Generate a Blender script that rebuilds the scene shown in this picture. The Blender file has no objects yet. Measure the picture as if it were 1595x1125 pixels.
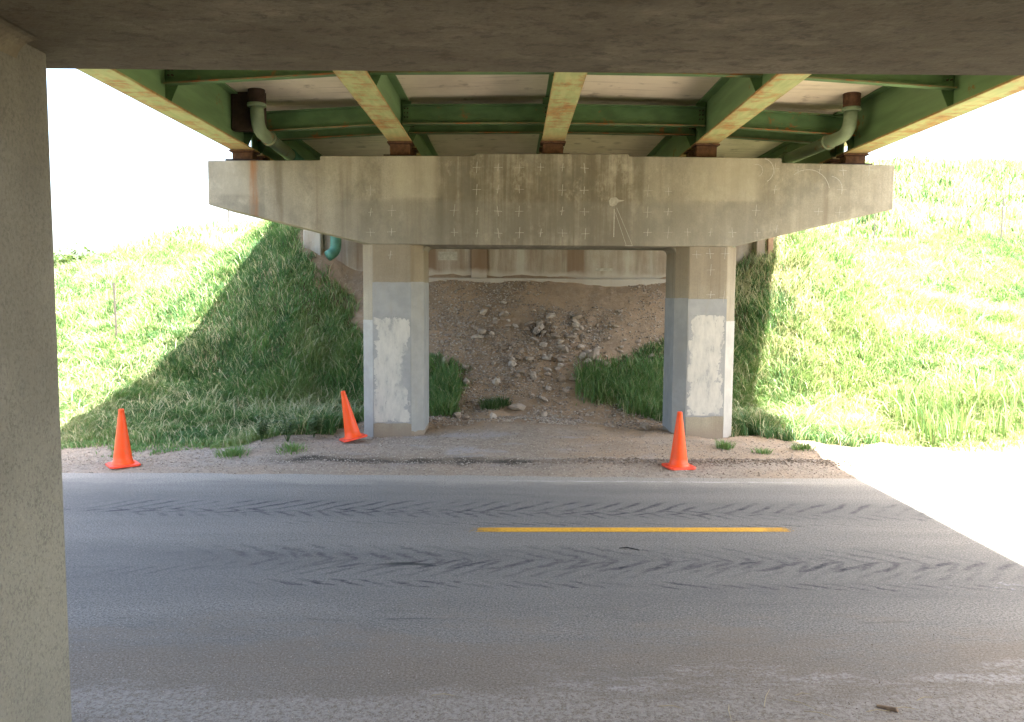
import bpy, bmesh, math, random
import numpy as np
from mathutils import Vector, Matrix
R = math.radians
random.seed(7)
rng = np.random.default_rng(11)
S = bpy.context.scene
COL = S.collection

# ------------------------------------------------------------------ camera
cam_d = bpy.data.cameras.new('camera')
cam = bpy.data.objects.new('camera', cam_d)
COL.objects.link(cam)
S.camera = cam
cam_d.sensor_fit = 'HORIZONTAL'
cam_d.sensor_width = 36.0
cam_d.lens = 36.0 * 1240 / 1595
cam_d.clip_start = 0.05
cam_d.clip_end = 3000
PITCH, ROLL = R(4.6), R(0.4)
fw = Vector((0, math.cos(PITCH), -math.sin(PITCH)))
rt = Vector((1, 0, 0))
up = rt.cross(fw)
rt2 = math.cos(ROLL) * rt + math.sin(ROLL) * up
up2 = -math.sin(ROLL) * rt + math.cos(ROLL) * up
M3 = Matrix((rt2, up2, -fw)).transposed()
cam.matrix_world = Matrix.Translation((0, 0, 2.4)) @ M3.to_4x4()

# ------------------------------------------------------------------ light
TANX, TANY = 0.41, -0.18            # where the sun stands, per metre of height
sdir = Vector((TANX, TANY, 1)).normalized()
W = bpy.data.worlds.new('World')
S.world = W
W.use_nodes = True
wn = W.node_tree.nodes
bg = wn.get('Background') or wn.new('ShaderNodeBackground')
sky = wn.new('ShaderNodeTexSky')
sky.sky_type = 'NISHITA'
sky.sun_disc = False
sky.sun_elevation = math.asin(sdir.z)
sky.sun_rotation = math.atan2(sdir.x, sdir.y)
sky.air_density = 1.0
sky.dust_density = 5.0
sky.ozone_density = 1.0
W.node_tree.links.new(sky.outputs[0], bg.inputs[0])
bg.inputs[1].default_value = 0.10
sun_d = bpy.data.lights.new('sun', 'SUN')
sun = bpy.data.objects.new('sun', sun_d)
COL.objects.link(sun)
sun_d.energy = 4.2
sun_d.angle = R(0.53)
sun_d.color = (1.0, 0.95, 0.87)
sun.rotation_euler = sdir.to_track_quat('Z', 'Y').to_euler()
sun.location = (0, 0, 40)
S.view_settings.view_transform = 'Standard'
S.view_settings.look = 'None'
S.view_settings.gamma = 1.0
S.view_settings.exposure = 3.62
S.view_settings.use_curve_mapping = False
S.render.engine = 'CYCLES'
S.cycles.max_bounces = 9
S.cycles.diffuse_bounces = 6
S.cycles.transparent_max_bounces = 8
S.cycles.use_denoising = True
S.cycles.caustics_reflective = False
S.cycles.caustics_refractive = False

# ------------------------------------------------------------------ helpers
def tag(o, label=None, cat=None, group=None, kind=None):
    if label: o['label'] = label
    if cat: o['category'] = cat
    if group: o['group'] = group
    if kind: o['kind'] = kind
    return o

def empty(name, loc=(0, 0, 0), rz=0.0, **k):
    o = bpy.data.objects.new(name, None)
    COL.objects.link(o)
    o.location = loc
    o.rotation_euler = (0, 0, rz)
    o.empty_display_size = 0.2
    return tag(o, **k)

def link_mesh(name, me, mat=None, parent=None, smooth=False):
    o = bpy.data.objects.new(name, me)
    COL.objects.link(o)
    if mat is not None and not me.materials: me.materials.append(mat)
    if parent is not None: o.parent = parent
    if smooth:
        me.polygons.foreach_set('use_smooth', [True] * len(me.polygons))
    return o

def obj(name, bm, mat, parent=None, smooth=False, bevel=0.0, seg=1):
    bmesh.ops.recalc_face_normals(bm, faces=bm.faces)
    me = bpy.data.meshes.new(name)
    bm.to_mesh(me)
    bm.free()
    o = link_mesh(name, me, mat, parent, smooth)
    if bevel > 0:
        b = o.modifiers.new('bevel', 'BEVEL')
        b.width = bevel
        b.segments = seg
        b.limit_method = 'ANGLE'
        b.angle_limit = R(35)
    return o

def NB(): return bmesh.new()

def add_hex(bm, bottom, top):
    """a solid from a bottom ring and a top ring of points"""
    a = [bm.verts.new(p) for p in bottom]
    b = [bm.verts.new(p) for p in top]
    n = len(a)
    bm.faces.new(a[::-1]); bm.faces.new(b)
    for i in range(n):
        bm.faces.new((a[i], a[(i + 1) % n], b[(i + 1) % n], b[i]))

def add_box(bm, x0, x1, y0, y1, z0, z1):
    add_hex(bm, [(x0, y0, z0), (x1, y0, z0), (x1, y1, z0), (x0, y1, z0)],
            [(x0, y0, z1), (x1, y0, z1), (x1, y1, z1), (x0, y1, z1)])

def add_prism_xz(bm, pts, y0, y1):
    add_hex(bm, [(x, y0, z) for x, z in pts], [(x, y1, z) for x, z in pts])

def add_lathe(bm, prof, n=32, c=(0, 0)):
    rings = []
    for r, z in prof:
        rings.append([bm.verts.new((c[0] + r * math.cos(2 * math.pi * i / n), c[1] + r * math.sin(2 * math.pi * i / n), z)) for i in range(n)])
    for a, b in zip(rings, rings[1:]):
        for i in range(n):
            bm.faces.new((a[i], a[(i + 1) % n], b[(i + 1) % n], b[i]))

def add_tube(bm, pts, radii, n=14, cap=True):
    pts = [Vector(p) for p in pts]
    if not hasattr(radii, '__len__'): radii = [radii] * len(pts)
    rings = []
    ref = Vector((0.13, 0.27, 0.95)).normalized()
    for i, p in enumerate(pts):
        t = (pts[min(i + 1, len(pts) - 1)] - pts[max(i - 1, 0)]).normalized()
        if abs(t.dot(ref)) > 0.97: ref = Vector((0.9, 0.4, 0.1)).normalized()
        u = t.cross(ref).normalized()
        v = t.cross(u)
        ref = v if False else ref
        rings.append([bm.verts.new(p + radii[i] * (math.cos(2 * math.pi * k / n) * u + math.sin(2 * math.pi * k / n) * v)) for k in range(n)])
    for a, b in zip(rings, rings[1:]):
        for k in range(n):
            bm.faces.new((a[k], a[(k + 1) % n], b[(k + 1) % n], b[k]))
    if cap:
        bm.faces.new(rings[0][::-1]); bm.faces.new(rings[-1])

def dup(root, loc=None, rz=None):
    r = root.copy(); COL.objects.link(r)
    if loc is not None: r.location = loc
    if rz is not None: r.rotation_euler = (0, 0, rz)
    for ch in list(root.children):
        c = ch.copy(); COL.objects.link(c); c.parent = r
        for g in list(ch.children):
            d = g.copy(); COL.objects.link(d); d.parent = c
    return r

# ------------------------------------------------------------------ numpy noise and terrain
def _hash(ix, iy, s):
    n = (ix.astype(np.int64) * 374761393 + iy.astype(np.int64) * 668265263 + s * 974634777) & 0x7fffffff
    n = ((n ^ (n >> 13)) * 1274126177) & 0x7fffffff
    n = (n ^ (n >> 16)) & 0xffff
    return n / 65535.0

def vnoise(x, y, s=0):
    x = np.asarray(x, float); y = np.asarray(y, float)
    ix = np.floor(x); iy = np.floor(y)
    fx = x - ix; fy = y - iy
    fx = fx * fx * (3 - 2 * fx); fy = fy * fy * (3 - 2 * fy)
    a = _hash(ix, iy, s); b = _hash(ix + 1, iy, s)
    c = _hash(ix, iy + 1, s); d = _hash(ix + 1, iy + 1, s)
    return (a * (1 - fx) + b * fx) * (1 - fy) + (c * (1 - fx) + d * fx) * fy - 0.5

def fbm(x, y, s=0, oct=4):
    t = 0; a = 1.0
    for o in range(oct):
        t = t + a * vnoise(x * 2 ** o + 17.3 * o, y * 2 ** o - 9.1 * o, s + o)
        a *= 0.5
    return t

def sstep(a, b, x):
    t = np.clip((x - a) / (b - a), 0, 1)
    return t * t * (3 - 2 * t)

def smax(a, b, k):
    h = np.maximum(k - np.abs(a - b), 0) / k
    return np.maximum(a, b) + h * h * k * 0.25

def height(x, y, detail=True):
    x = np.asarray(x, float); y = np.asarray(y, float)
    yy = np.where(y > 8.1, y, 16.2 - y)
    dx = np.maximum(np.maximum(-4.7 - x, x - 6.0), 0)
    dy = np.maximum(20.5 - yy, 0) * 1.3
    fill = 5.2 - 0.72 * np.hypot(dx, dy)
    capl = np.clip(1.7 + 0.72 * (x + 15.0), 1.5, 4.9)
    capr = 9.5
    cap = np.where(x < 0.6, capl, capr)
    hill = 0.33 * (yy - 12.9)
    hill = -smax(-hill, -cap, 1.2)
    w = sstep(4.6, 8.5, np.abs(x - 0.63))
    hill = hill * w - 0.4 * (1 - w)
    out = smax(fill, hill, 0.8)
    inn = 2.85 - (18.8 - yy) * 0.83
    inn = smax(inn, 0.05 * (yy - 13.2), 0.5)
    u = 1 - sstep(4.2, 5.5, np.abs(x - 0.6))
    u = u * (1 - sstep(18.95, 19.3, yy))
    h = out * (1 - u) + inn * u
    h = smax(h, 0.0 * h, 0.35)
    # level shoulder and road bed
    on = np.where(y > 8.1, sstep(10.25, 10.75, yy), sstep(12.1, 12.6, yy))
    h = h * sstep(10.6, 12.8, yy)
    h = h - 0.035 * (1 - on) + 0.018 * on
    if detail:
        amp = sstep(11.5, 14.5, yy)
        h = h + amp * (0.22 * fbm(x * 0.45, y * 0.45, 3, 3) + 0.06 * fbm(x * 2.1, y * 2.1, 5, 4) + 0.03 * fbm(x * 7.0, y * 7.0, 6, 2))
        h = h + on * 0.030 * fbm(x * 1.7, y * 2.4, 9, 4)
        # lumpy wheel ruts pushed up along the shoulder
        ry = 11.42 + 0.12 * fbm(x * 0.5, x * 0, 21, 2)
        rut = np.exp(-((yy - ry) / 0.16) ** 2)
        side = sstep(0.2, 1.2, x)
        h = h + rut * (-0.03 * (1 - side) + side * (0.05 * np.abs(fbm(x * 7, y * 9, 31, 2)) + 0.01)) * (y > 8)
        h = h - 0.03 * np.exp(-((yy - ry - 0.32) / 0.14) ** 2) * (y > 8)
    return h

def bound(v, ys, xs):
    return np.interp(v, ys, xs)

def grass_amount(x, y):
    x = np.asarray(x, float); y = np.asarray(y, float)
    n = fbm(x * 1.1, y * 1.1, 41, 3)
    xl = bound(y, [11.9, 12.4, 13.0, 14.0, 14.9, 15.1, 16.6, 17.4, 18.6, 19.2], [-6.0, -4.9, -3.8, -3.1, -2.3, -1.15, -1.15, -3.2, -4.6, -5.0])
    xr = bound(y, [12.0, 13.2, 14.4, 15.0, 15.6, 16.6, 17.2, 18.6, 19.2], [9.0, 4.5, 3.6, 2.9, 1.9, 1.8, 3.9, 5.3, 6.3])
    n = n + 0.6 * fbm(x * 4.3, y * 4.3, 43, 2)
    a = sstep(-0.35, 0.35, xl - x + n * 0.8)
    b = sstep(-0.25, 0.25, x - xr + n * 0.7)
    start = np.where(x < 0, 12.05, np.where(x > 5, 13.3 - 0.24 * (x - 5), 13.2))
    start = np.maximum(start, 12.0)
    s = sstep(-0.5, 1.3, y - start + n * 1.2)
    near = sstep(-0.3, 0.4, 3.4 - y + n)       # bank behind the camera
    far = sstep(19.2, 19.6, y)
    g = np.maximum(np.maximum(a, b), far) * s
    return np.maximum(g, near * (np.abs(x - 0.6) > 5))

# ------------------------------------------------------------------ material helper
class MT:
    def __init__(s, name, rough=0.85):
        s.m = bpy.data.materials.new(name)
        s.m.use_nodes = True
        s.t = s.m.node_tree
        s.b = s.t.nodes.get('Principled BSDF')
        s.b.inputs['Roughness'].default_value = rough
        s.out = s.t.nodes.get('Material Output')
        geo = s.t.nodes.new('ShaderNodeNewGeometry')
        s.pos = geo.outputs['Position']
        s.nor = geo.outputs['Normal']
        sp = s.t.nodes.new('ShaderNodeSeparateXYZ')
        s.t.links.new(s.pos, sp.inputs[0])
        s.x, s.y, s.z = sp.outputs
    def setin(s, sock, v):
        if hasattr(v, 'is_linked') or isinstance(v, bpy.types.NodeSocket): s.t.links.new(v, sock)
        elif isinstance(v, (tuple, list)) and len(v) == 3 and sock.type == 'RGBA': sock.default_value = (*v, 1)
        else: sock.default_value = v
    def math(s, op, a, b=0.0, c=None, clamp=False):
        n = s.t.nodes.new('ShaderNodeMath'); n.operation = op; n.use_clamp = clamp
        s.setin(n.inputs[0], a); s.setin(n.inputs[1], b)
        if c is not None: s.setin(n.inputs[2], c)
        return n.outputs[0]
    def mul(s, a, b): return s.math('MULTIPLY', a, b)
    def add(s, a, b): return s.math('ADD', a, b)
    def sub(s, a, b): return s.math('SUBTRACT', a, b)
    def vec(s, x, y, z):
        n = s.t.nodes.new('ShaderNodeCombineXYZ')
        for i, v in enumerate((x, y, z)): s.setin(n.inputs[i], v)
        return n.outputs[0]
    def scl(s, sx, sy, sz, src=None, off=(0, 0, 0)):
        n = s.t.nodes.new('ShaderNodeMapping')
        n.inputs['Scale'].default_value = (sx, sy, sz)
        n.inputs['Location'].default_value = off
        s.t.links.new(src or s.pos, n.inputs[0])
        return n.outputs[0]
    def noise(s, vec=None, scale=1.0, detail=4, rough=0.55, dist=0.0):
        n = s.t.nodes.new('ShaderNodeTexNoise')
        n.inputs['Scale'].default_value = scale
        n.inputs['Detail'].default_value = detail
        n.inputs['Roughness'].default_value = rough
        n.inputs['Distortion'].default_value = dist
        s.t.links.new(vec or s.pos, n.inputs['Vector'])
        return n.outputs[0]
    def voro(s, vec=None, scale=1.0, feature='F1'):
        n = s.t.nodes.new('ShaderNodeTexVoronoi'); n.feature = feature
        n.inputs['Scale'].default_value = scale
        s.t.links.new(vec or s.pos, n.inputs['Vector'])
        return n.outputs[0], (n.outputs[1] if len(n.outputs) > 1 else None)
    def rng(s, v, a, b, lo=0.0, hi=1.0, smooth=True):
        n = s.t.nodes.new('ShaderNodeMapRange')
        n.interpolation_type = 'SMOOTHSTEP' if smooth else 'LINEAR'
        s.setin(n.inputs[0], v)
        for i, q in enumerate((a, b, lo, hi)): s.setin(n.inputs[i + 1], q)
        return n.outputs[0]
    def mix(s, f, a, b, mode='MIX'):
        n = s.t.nodes.new('ShaderNodeMix'); n.data_type = 'RGBA'; n.blend_type = mode
        s.setin(n.inputs[0], f); s.setin(n.inputs[6], a); s.setin(n.inputs[7], b)
        return n.outputs[2]
    def band(s, v, c, w, soft):
        d = s.math('ABSOLUTE', s.sub(v, c))
        return s.rng(d, w, w + soft, 1.0, 0.0)
    def attr(s, name):
        n = s.t.nodes.new('ShaderNodeAttribute'); n.attribute_name = name
        return n.outputs['Fac']
    def bump(s, h, strength=0.5, dist=0.01, prev=None):
        n = s.t.nodes.new('ShaderNodeBump')
        n.inputs['Strength'].default_value = strength
        n.inputs['Distance'].default_value = dist
        s.t.links.new(h, n.inputs['Height'])
        if prev is not None: s.t.links.new(prev, n.inputs['Normal'])
        return n.outputs[0]
    def done(s, col, rough=None, bump=None):
        s.setin(s.b.inputs['Base Color'], col)
        if rough is not None: s.setin(s.b.inputs['Roughness'], rough)
        if bump is not None: s.t.links.new(bump, s.b.inputs['Normal'])
        s.b.inputs['Specular IOR Level'].default_value = 0.3
        return s.m

def mat_concrete(name, c1=(0.34, 0.31, 0.24), c2=(0.24, 0.215, 0.165), kind='plain'):
    m = MT(name, 0.9)
    blot = m.noise(scale=1.1, detail=8, rough=0.7)
    streak = m.noise(m.scl(5.0, 5.0, 0.25), 1.0, 5, 0.6)
    streak2 = m.noise(m.scl(22.0, 22.0, 0.5), 1.0, 3, 0.6)
    fine = m.noise(scale=55, detail=3, rough=0.7)
    c = m.mix(m.rng(blot, 0.32, 0.68), c1, c2)
    c = m.mix(m.mul(m.rng(streak, 0.50, 0.72), 0.45), c, (0.15, 0.115, 0.075))
    c = m.mix(m.mul(m.rng(streak, 0.48, 0.28), 0.45), c, tuple(v * 1.18 for v in c1))
    c = m.mix(m.mul(m.rng(streak2, 0.55, 0.75), 0.25), c, (0.16, 0.13, 0.10))
    c = m.mix(m.mul(m.rng(fine, 0.35, 0.7), 0.30), c, tuple(v * 0.62 for v in c2))
    if kind == 'cap':
        # brown weathering under the raised middle, drip lines, rust run, formwork panels
        wob = m.mul(m.noise(scale=2.2, detail=3), 0.3)
        mid = m.rng(m.math('ABSOLUTE', m.sub(m.x, 0.45)), 1.2, 2.2, 1.0, 0.0)
        drip = m.noise(m.scl(8.0, 1.0, 0.35), 1.0, 5, 0.65)
        c = m.mix(m.mul(m.mul(mid, m.rng(m.add(drip, m.mul(m.sub(m.noise(scale=1.6, detail=6, rough=0.7), 0.5), 0.9)), 0.26, 0.60)), 0.82), c, (0.125, 0.105, 0.070))
        gb = m.noise(m.scl(1.0, 1.0, 0.7), 1.5, 7, 0.7)
        c = m.mix(m.mul(m.rng(gb, 0.48, 0.62), 0.42), c, (0.155, 0.15, 0.12))
        gl = m.noise(m.scl(1.3, 1.0, 0.8, None, (5, 0, 3)), 1.9, 7, 0.75)
        c = m.mix(m.mul(m.rng(gl, 0.54, 0.66), 0.35), c, (0.47, 0.44, 0.34))
        for (x, w, a, zlo) in ((-1.21, 0.02, 0.75, 3.2), (2.05, 0.05, 0.65, 3.9), (1.22, 0.05, 0.6, 3.2), (-0.62, 0.04, 0.55, 3.2), (0.52, 0.05, 0.6, 3.2),
                               (-2.36, 0.14, 0.5, 3.3), (-3.86, 0.012, 0.5, 3.6), (2.75, 0.2, 0.35, 3.3), (4.15, 0.12, 0.4, 3.6), (3.1, 0.06, 0.4, 3.3)):
            f = m.mul(m.band(m.add(m.x, m.mul(wob, 0.3)), x + 0.045, w, 0.09), a)
            f = m.mul(m.mul(f, m.rng(m.z, zlo - 0.3, zlo + 0.4)), m.rng(m.noise(m.scl(2, 2, 1.2), 2.0, 5, 0.7), 0.32, 0.6, 0.25, 1.0))
            c = m.mix(f, c, (0.125, 0.11, 0.075))
        # cleaner cast panels below each bearing
        for (xa, xb, za) in ((-1.95, -1.45, 4.02), (2.95, 3.85, 4.0), (-4.9, -4.45, 4.05)):
            f = m.mul(m.band(m.x, (xa + xb) / 2 + 0.1, (xb - xa) / 2, 0.22), m.rng(m.add(m.z, m.mul(wob, 0.2)), za, za + 0.06))
            c = m.mix(m.mul(f, 0.36), c, (0.44, 0.41, 0.31))
        f = m.mul(m.band(m.x, 0.6, 3.3, 0.5), m.rng(m.z, 4.02, 3.92))
        c = m.mix(m.mul(f, 0.35), c, (0.20, 0.195, 0.17))
        rust = m.noise(m.scl(14, 14, 1.2), 1.0, 4, 0.6)
        f = m.mul(m.band(m.add(m.x, m.mul(wob, 0.35)), -4.22, 0.02, 0.08), m.rng(rust, 0.30, 0.62, 0.25, 1.0))
        c = m.mix(m.mul(f, 0.75), c, (0.30, 0.115, 0.03))
        f = m.mul(m.band(m.x, -4.6, 0.3, 0.3), m.rng(m.add(m.z, wob), 4.1, 4.0))
        c = m.mix(m.mul(f, 0.4), c, (0.17, 0.17, 0.14))
        # orange lichen line along the lower arris
    if kind == 'column':
        low = m.rng(m.add(m.z, m.mul(m.noise(scale=6), 0.25)), 0.48, 0.2)
        c = m.mix(m.mul(low, 0.7), c, (0.25, 0.20, 0.155))
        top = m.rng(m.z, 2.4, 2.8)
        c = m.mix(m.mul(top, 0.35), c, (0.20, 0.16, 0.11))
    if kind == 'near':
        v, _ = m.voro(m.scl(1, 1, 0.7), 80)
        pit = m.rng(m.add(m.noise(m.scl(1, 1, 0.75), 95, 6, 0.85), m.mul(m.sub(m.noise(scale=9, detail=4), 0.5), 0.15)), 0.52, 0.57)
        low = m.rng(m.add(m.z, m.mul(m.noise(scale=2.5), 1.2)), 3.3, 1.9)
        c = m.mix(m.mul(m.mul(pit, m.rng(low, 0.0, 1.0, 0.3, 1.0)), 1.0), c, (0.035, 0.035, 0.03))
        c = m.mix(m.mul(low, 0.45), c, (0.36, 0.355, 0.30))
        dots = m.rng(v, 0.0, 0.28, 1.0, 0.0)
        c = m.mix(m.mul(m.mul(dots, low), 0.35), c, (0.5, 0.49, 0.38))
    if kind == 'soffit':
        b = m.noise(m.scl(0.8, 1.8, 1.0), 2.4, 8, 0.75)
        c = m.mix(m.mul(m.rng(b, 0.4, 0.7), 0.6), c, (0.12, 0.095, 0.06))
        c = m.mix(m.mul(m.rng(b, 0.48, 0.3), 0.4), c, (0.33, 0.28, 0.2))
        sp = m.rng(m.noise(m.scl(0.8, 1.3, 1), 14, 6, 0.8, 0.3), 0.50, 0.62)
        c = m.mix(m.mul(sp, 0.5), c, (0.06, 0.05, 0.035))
    if kind == 'abutment':
        s2 = m.noise(m.scl(3.0, 1, 0.3), 1.0, 5, 0.6)
        c = m.mix(m.mul(m.rng(s2, 0.45, 0.65), 0.6), c, (0.19, 0.13, 0.085))
        c = m.mix(m.mul(m.rng(s2, 0.45, 0.3), 0.5), c, (0.46, 0.46, 0.40))
        for (x, w) in ((-0.78, 0.18), (1.48, 0.16), (-2.0, 0.15)):
            c = m.mix(m.mul(m.band(m.x, x, w, 0.1), 0.75), c, (0.17, 0.105, 0.06))
        f = m.rng(m.add(m.z, m.mul(m.noise(scale=1.5), 0.5)), 3.3, 3.15)
        c = m.mix(m.mul(f, 0.75), c, (0.43, 0.40, 0.34))
    h = m.add(m.mul(fine, 0.4), m.mul(m.noise(scale=9, detail=5), 0.6))
    board = m.noise(m.scl(9.0, 9.0, 0.12), 1.0, 2, 0.5)
    h = m.add(h, m.mul(board, 0.5))
    if kind == 'near': h = m.add(h, m.mul(m.noise(m.scl(1, 1, 0.7), 70, 4, 0.75), 0.9))
    return m.done(c, 0.92, m.bump(h, 0.55, 0.012))

def mat_deck():
    m = MT('deck_underside_concrete', 0.9)
    b = m.noise(m.scl(0.9, 0.5, 1), 1.2, 5, 0.6)
    c = m.mix(m.rng(b, 0.35, 0.65), (0.78, 0.68, 0.54), (0.66, 0.57, 0.44))
    w = m.noise(m.scl(1.0, 9.0, 1), 1.0, 3, 0.5)
    c = m.mix(m.mul(m.rng(w, 0.5, 0.75), 0.4), c, (0.36, 0.28, 0.2))
    c = m.mix(m.mul(m.rng(m.noise(scale=3.3, detail=5), 0.58, 0.74), 0.6), c, (0.25, 0.19, 0.14))
    return m.done(c, 0.9, m.bump(w, 0.3, 0.01))

def mat_steel(name, base=(0.065, 0.125, 0.052), rust_amt=0.5, light=(0.20, 0.26, 0.07), lightness=0.0):
    m = MT(name, 0.55)
    n = m.noise(scale=2.2, detail=7, rough=0.65)
    n2 = m.noise(scale=14, detail=5, rough=0.7)
    d = m.noise(m.scl(3, 0.6, 6), 1.0, 4, 0.6)
    c = m.mix(m.rng(d, 0.35, 0.65), base, tuple(v * 0.75 for v in base))
    if lightness > 0: c = m.mix(lightness, c, light)
    f = m.rng(m.add(n, m.mul(n2, 0.28)), 0.80 - 0.24 * rust_amt, 0.90 - 0.20 * rust_amt)
    rc = m.mix(n2, (0.17, 0.062, 0.025), (0.36, 0.15, 0.045))
    c = m.mix(m.mul(f, 0.9), c, rc)
    return m.done(c, m.add(0.5, m.mul(f, 0.35)), m.bump(n2, 0.25, 0.004))

def mat_flange():
    """worn green paint with rust; rust gathers along the flange edges"""
    m = MT('rusting_flange_paint', 0.6)
    tc = m.t.nodes.new('ShaderNodeTexCoord')
    sp = m.t.nodes.new('ShaderNodeSeparateXYZ')
    m.t.links.new(tc.outputs['Object'], sp.inputs[0])
    ex = m.math('ABSOLUTE', sp.outputs[0])
    n = m.noise(m.scl(1.6, 0.8, 1), 1.6, 7, 0.65)
    n2 = m.noise(scale=11, detail=5, rough=0.7)
    n3 = m.noise(m.scl(6, 1.2, 1), 2.0, 4, 0.6)
    base = m.mix(m.rng(n3, 0.3, 0.7), (0.29, 0.335, 0.145), (0.41, 0.41, 0.19))
    e = m.rng(m.add(ex, m.mul(m.sub(n, 0.5), 0.16)), 0.15, 0.20)
    n4 = m.noise(m.scl(0.7, 4.0, 1), 1.6, 7, 0.7)
    blob = m.rng(m.add(m.add(m.mul(n, 0.55), m.mul(n4, 0.45)), m.mul(n2, 0.25)), 0.585, 0.72)
    f = m.math('MAXIMUM', m.mul(e, 0.85), blob)
    near_pier = m.rng(m.add(m.y, m.mul(n2, 0.9)), 13.0, 13.9)
    f = m.math('MAXIMUM', f, m.mul(near_pier, 0.7))
    rc = m.mix(m.rng(n2, 0.3, 0.7), (0.17, 0.075, 0.03), (0.42, 0.20, 0.06))
    c = m.mix(m.mul(f, 0.88), base, rc)
    return m.done(c, 0.65, m.bump(n2, 0.3, 0.004))

def mat_asphalt():
    m = MT('old_asphalt', 0.9)
    agg = m.noise(scale=58, detail=5, rough=0.85)
    aggb = m.noise(m.scl(0.9, 1.2, 1), 24, 6, 0.85)
    chip, _ = m.voro(scale=34)
    chip2, _ = m.voro(scale=21)
    big = m.noise(m.scl(0.25, 1.3, 1), 1.0, 6, 0.65)
    mid = m.noise(m.scl(0.8, 2.4, 1), 2.2, 6, 0.7)
    c = m.mix(m.rng(big, 0.3, 0.7), (0.265, 0.252, 0.224), (0.195, 0.187, 0.168))
    c = m.mix(m.mul(m.rng(mid, 0.35, 0.7), 0.4), c, (0.255, 0.24, 0.21))
    c = m.mix(m.mul(m.rng(mid, 0.45, 0.30), 0.3), c, (0.13, 0.128, 0.118))
    c = m.mix(m.rng(agg, 0.44, 0.60, 0.0, 0.85), c, (0.075, 0.073, 0.070))
    c = m.mix(m.rng(aggb, 0.48, 0.66, 0.0, 0.5), c, (0.11, 0.107, 0.10))
    c = m.mix(m.rng(chip, 0.0, 0.20, 0.9, 0.0), c, (0.48, 0.46, 0.41))
    c = m.mix(m.rng(chip2, 0.0, 0.10, 0.9, 0.0), c, (0.60, 0.58, 0.52))
    for yc, w in ((8.95, 0.25), (6.85, 0.45)):
        c = m.mix(m.mul(m.band(m.add(m.y, m.mul(mid, 0.35)), yc + 0.12, w, 0.45), 0.28), c, (0.10, 0.10, 0.10))
    # tractor tyre prints: broken slanting lug smears
    br = m.noise(m.scl(1.0, 2.0, 1), 6, 6, 0.75, 0.6)
    br2 = m.noise(m.scl(1.0, 1.6, 1), 15, 5, 0.75)
    wx = m.noise(m.scl(0.6, 0.1, 1), 1.0, 3)
    def prints(yc, hw, per, amt, slant, thick, x0, x1, seed, one=0):
        t = m.math('DIVIDE', m.sub(m.y, m.add(yc, m.mul(m.sub(wx, 0.5), 0.16))), hw)
        t = m.add(t, m.mul(m.sub(br, 0.5), 0.9))
        ta = m.math('ABSOLUTE', t)
        tt = ta if not one else t
        loc = m.noise(m.scl(1.1, 0.6, 1, None, (seed * 3.1, 0, 0)), 1.2, 3)
        ph = m.math('FRACT', m.add(m.add(m.add(m.math('DIVIDE', m.x, per), seed * 0.37), m.mul(tt, slant)), m.add(m.mul(br, 0.5), m.mul(loc, 1.3))))
        bar = m.rng(m.math('ABSOLUTE', m.sub(ph, 0.5)), thick * 0.3, thick + 0.14, 1.0, 0.0)
        env = m.rng(ta, 0.55, 1.15, 1.0, 0.0)
        patch = m.rng(m.noise(m.scl(0.9, 2.5, 1, None, (seed, seed * 2, 0)), 1.3, 5, 0.7), 0.34, 0.62)
        xe = m.mul(m.rng(m.x, x0, x0 + 1.2), m.rng(m.x, x1, x1 - 1.5))
        f = m.mul(m.mul(m.mul(bar, env), m.mul(patch, xe)), m.rng(br2, 0.34, 0.58, 0.25, 1.0))
        return m.math('MULTIPLY', f, amt * 1.25, clamp=True)
    dk = (0.040, 0.041, 0.046)
    for a in ((8.74, 0.10, 0.31, 0.95, 0.8, 0.12, -5.6, 3.6, 1, 0), (8.98, 0.24, 0.27, 0.8, -0.9, 0.12, -5.2, 6.2, 2, 1), (8.62, 0.12, 0.23, 0.6, 0.6, 0.12, -5.0, 6.0, 7, 1),
              (8.28, 0.07, 0.29, 0.6, 0.7, 0.13, -3.0, 4.8, 3, 1), (7.00, 0.15, 0.34, 0.85, -0.7, 0.11, -2.3, 5.4, 4, 1), (7.10, 0.22, 0.26, 0.55, 0.8, 0.12, -3.2, 5.0, 8, 0),
              (6.50, 0.09, 0.26, 0.85, 0.7, 0.13, -2.6, 4.8, 5, 1), (7.34, 0.20, 0.31, 0.5, 0.9, 0.10, -3.4, 4.6, 6, 1), (6.78, 0.12, 0.22, 0.4, -0.6, 0.12, -4.4, 6.0, 9, 1)):
        c = m.mix(prints(*a), c, dk)
    # one dark oily scar
    sx = m.math('DIVIDE', m.sub(m.x, -0.95), 0.22)
    sy = m.math('DIVIDE', m.sub(m.add(m.y, m.mul(m.mul(sx, sx), 0.03)), 7.0), 0.035)
    d = m.math('SQRT', m.add(m.mul(sx, sx), m.mul(sy, sy)))
    c = m.mix(m.mul(m.rng(m.add(d, m.mul(br, 1.6)), 1.2, 2.6, 1.0, 0.0), 0.8), c, (0.02, 0.025, 0.025))
    ln = m.rng(m.noise(m.scl(1.2, 0.1, 1), 1.0, 4), 0.52, 0.6)
    c = m.mix(m.mul(m.mul(m.band(m.add(m.y, m.mul(mid, 0.18)), 5.85, 0.004, 0.012), ln), 0.5), c, (0.06, 0.06, 0.06))
    # dust drifted onto both edges
    nd = m.noise(m.scl(0.9, 2.6, 1), 1.1, 7, 0.7)
    brown = m.rng(m.add(m.y, m.mul(m.sub(nd, 0.5), 3.0)), 5.9, 4.8)
    c = m.mix(m.mul(brown, 0.5), c, (0.28, 0.235, 0.18))
    grit = m.mul(m.rng(m.noise(scale=62, detail=5, rough=0.85), 0.44, 0.58), brown)
    c = m.mix(m.mul(grit, 0.7), c, (0.10, 0.08, 0.062))
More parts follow.
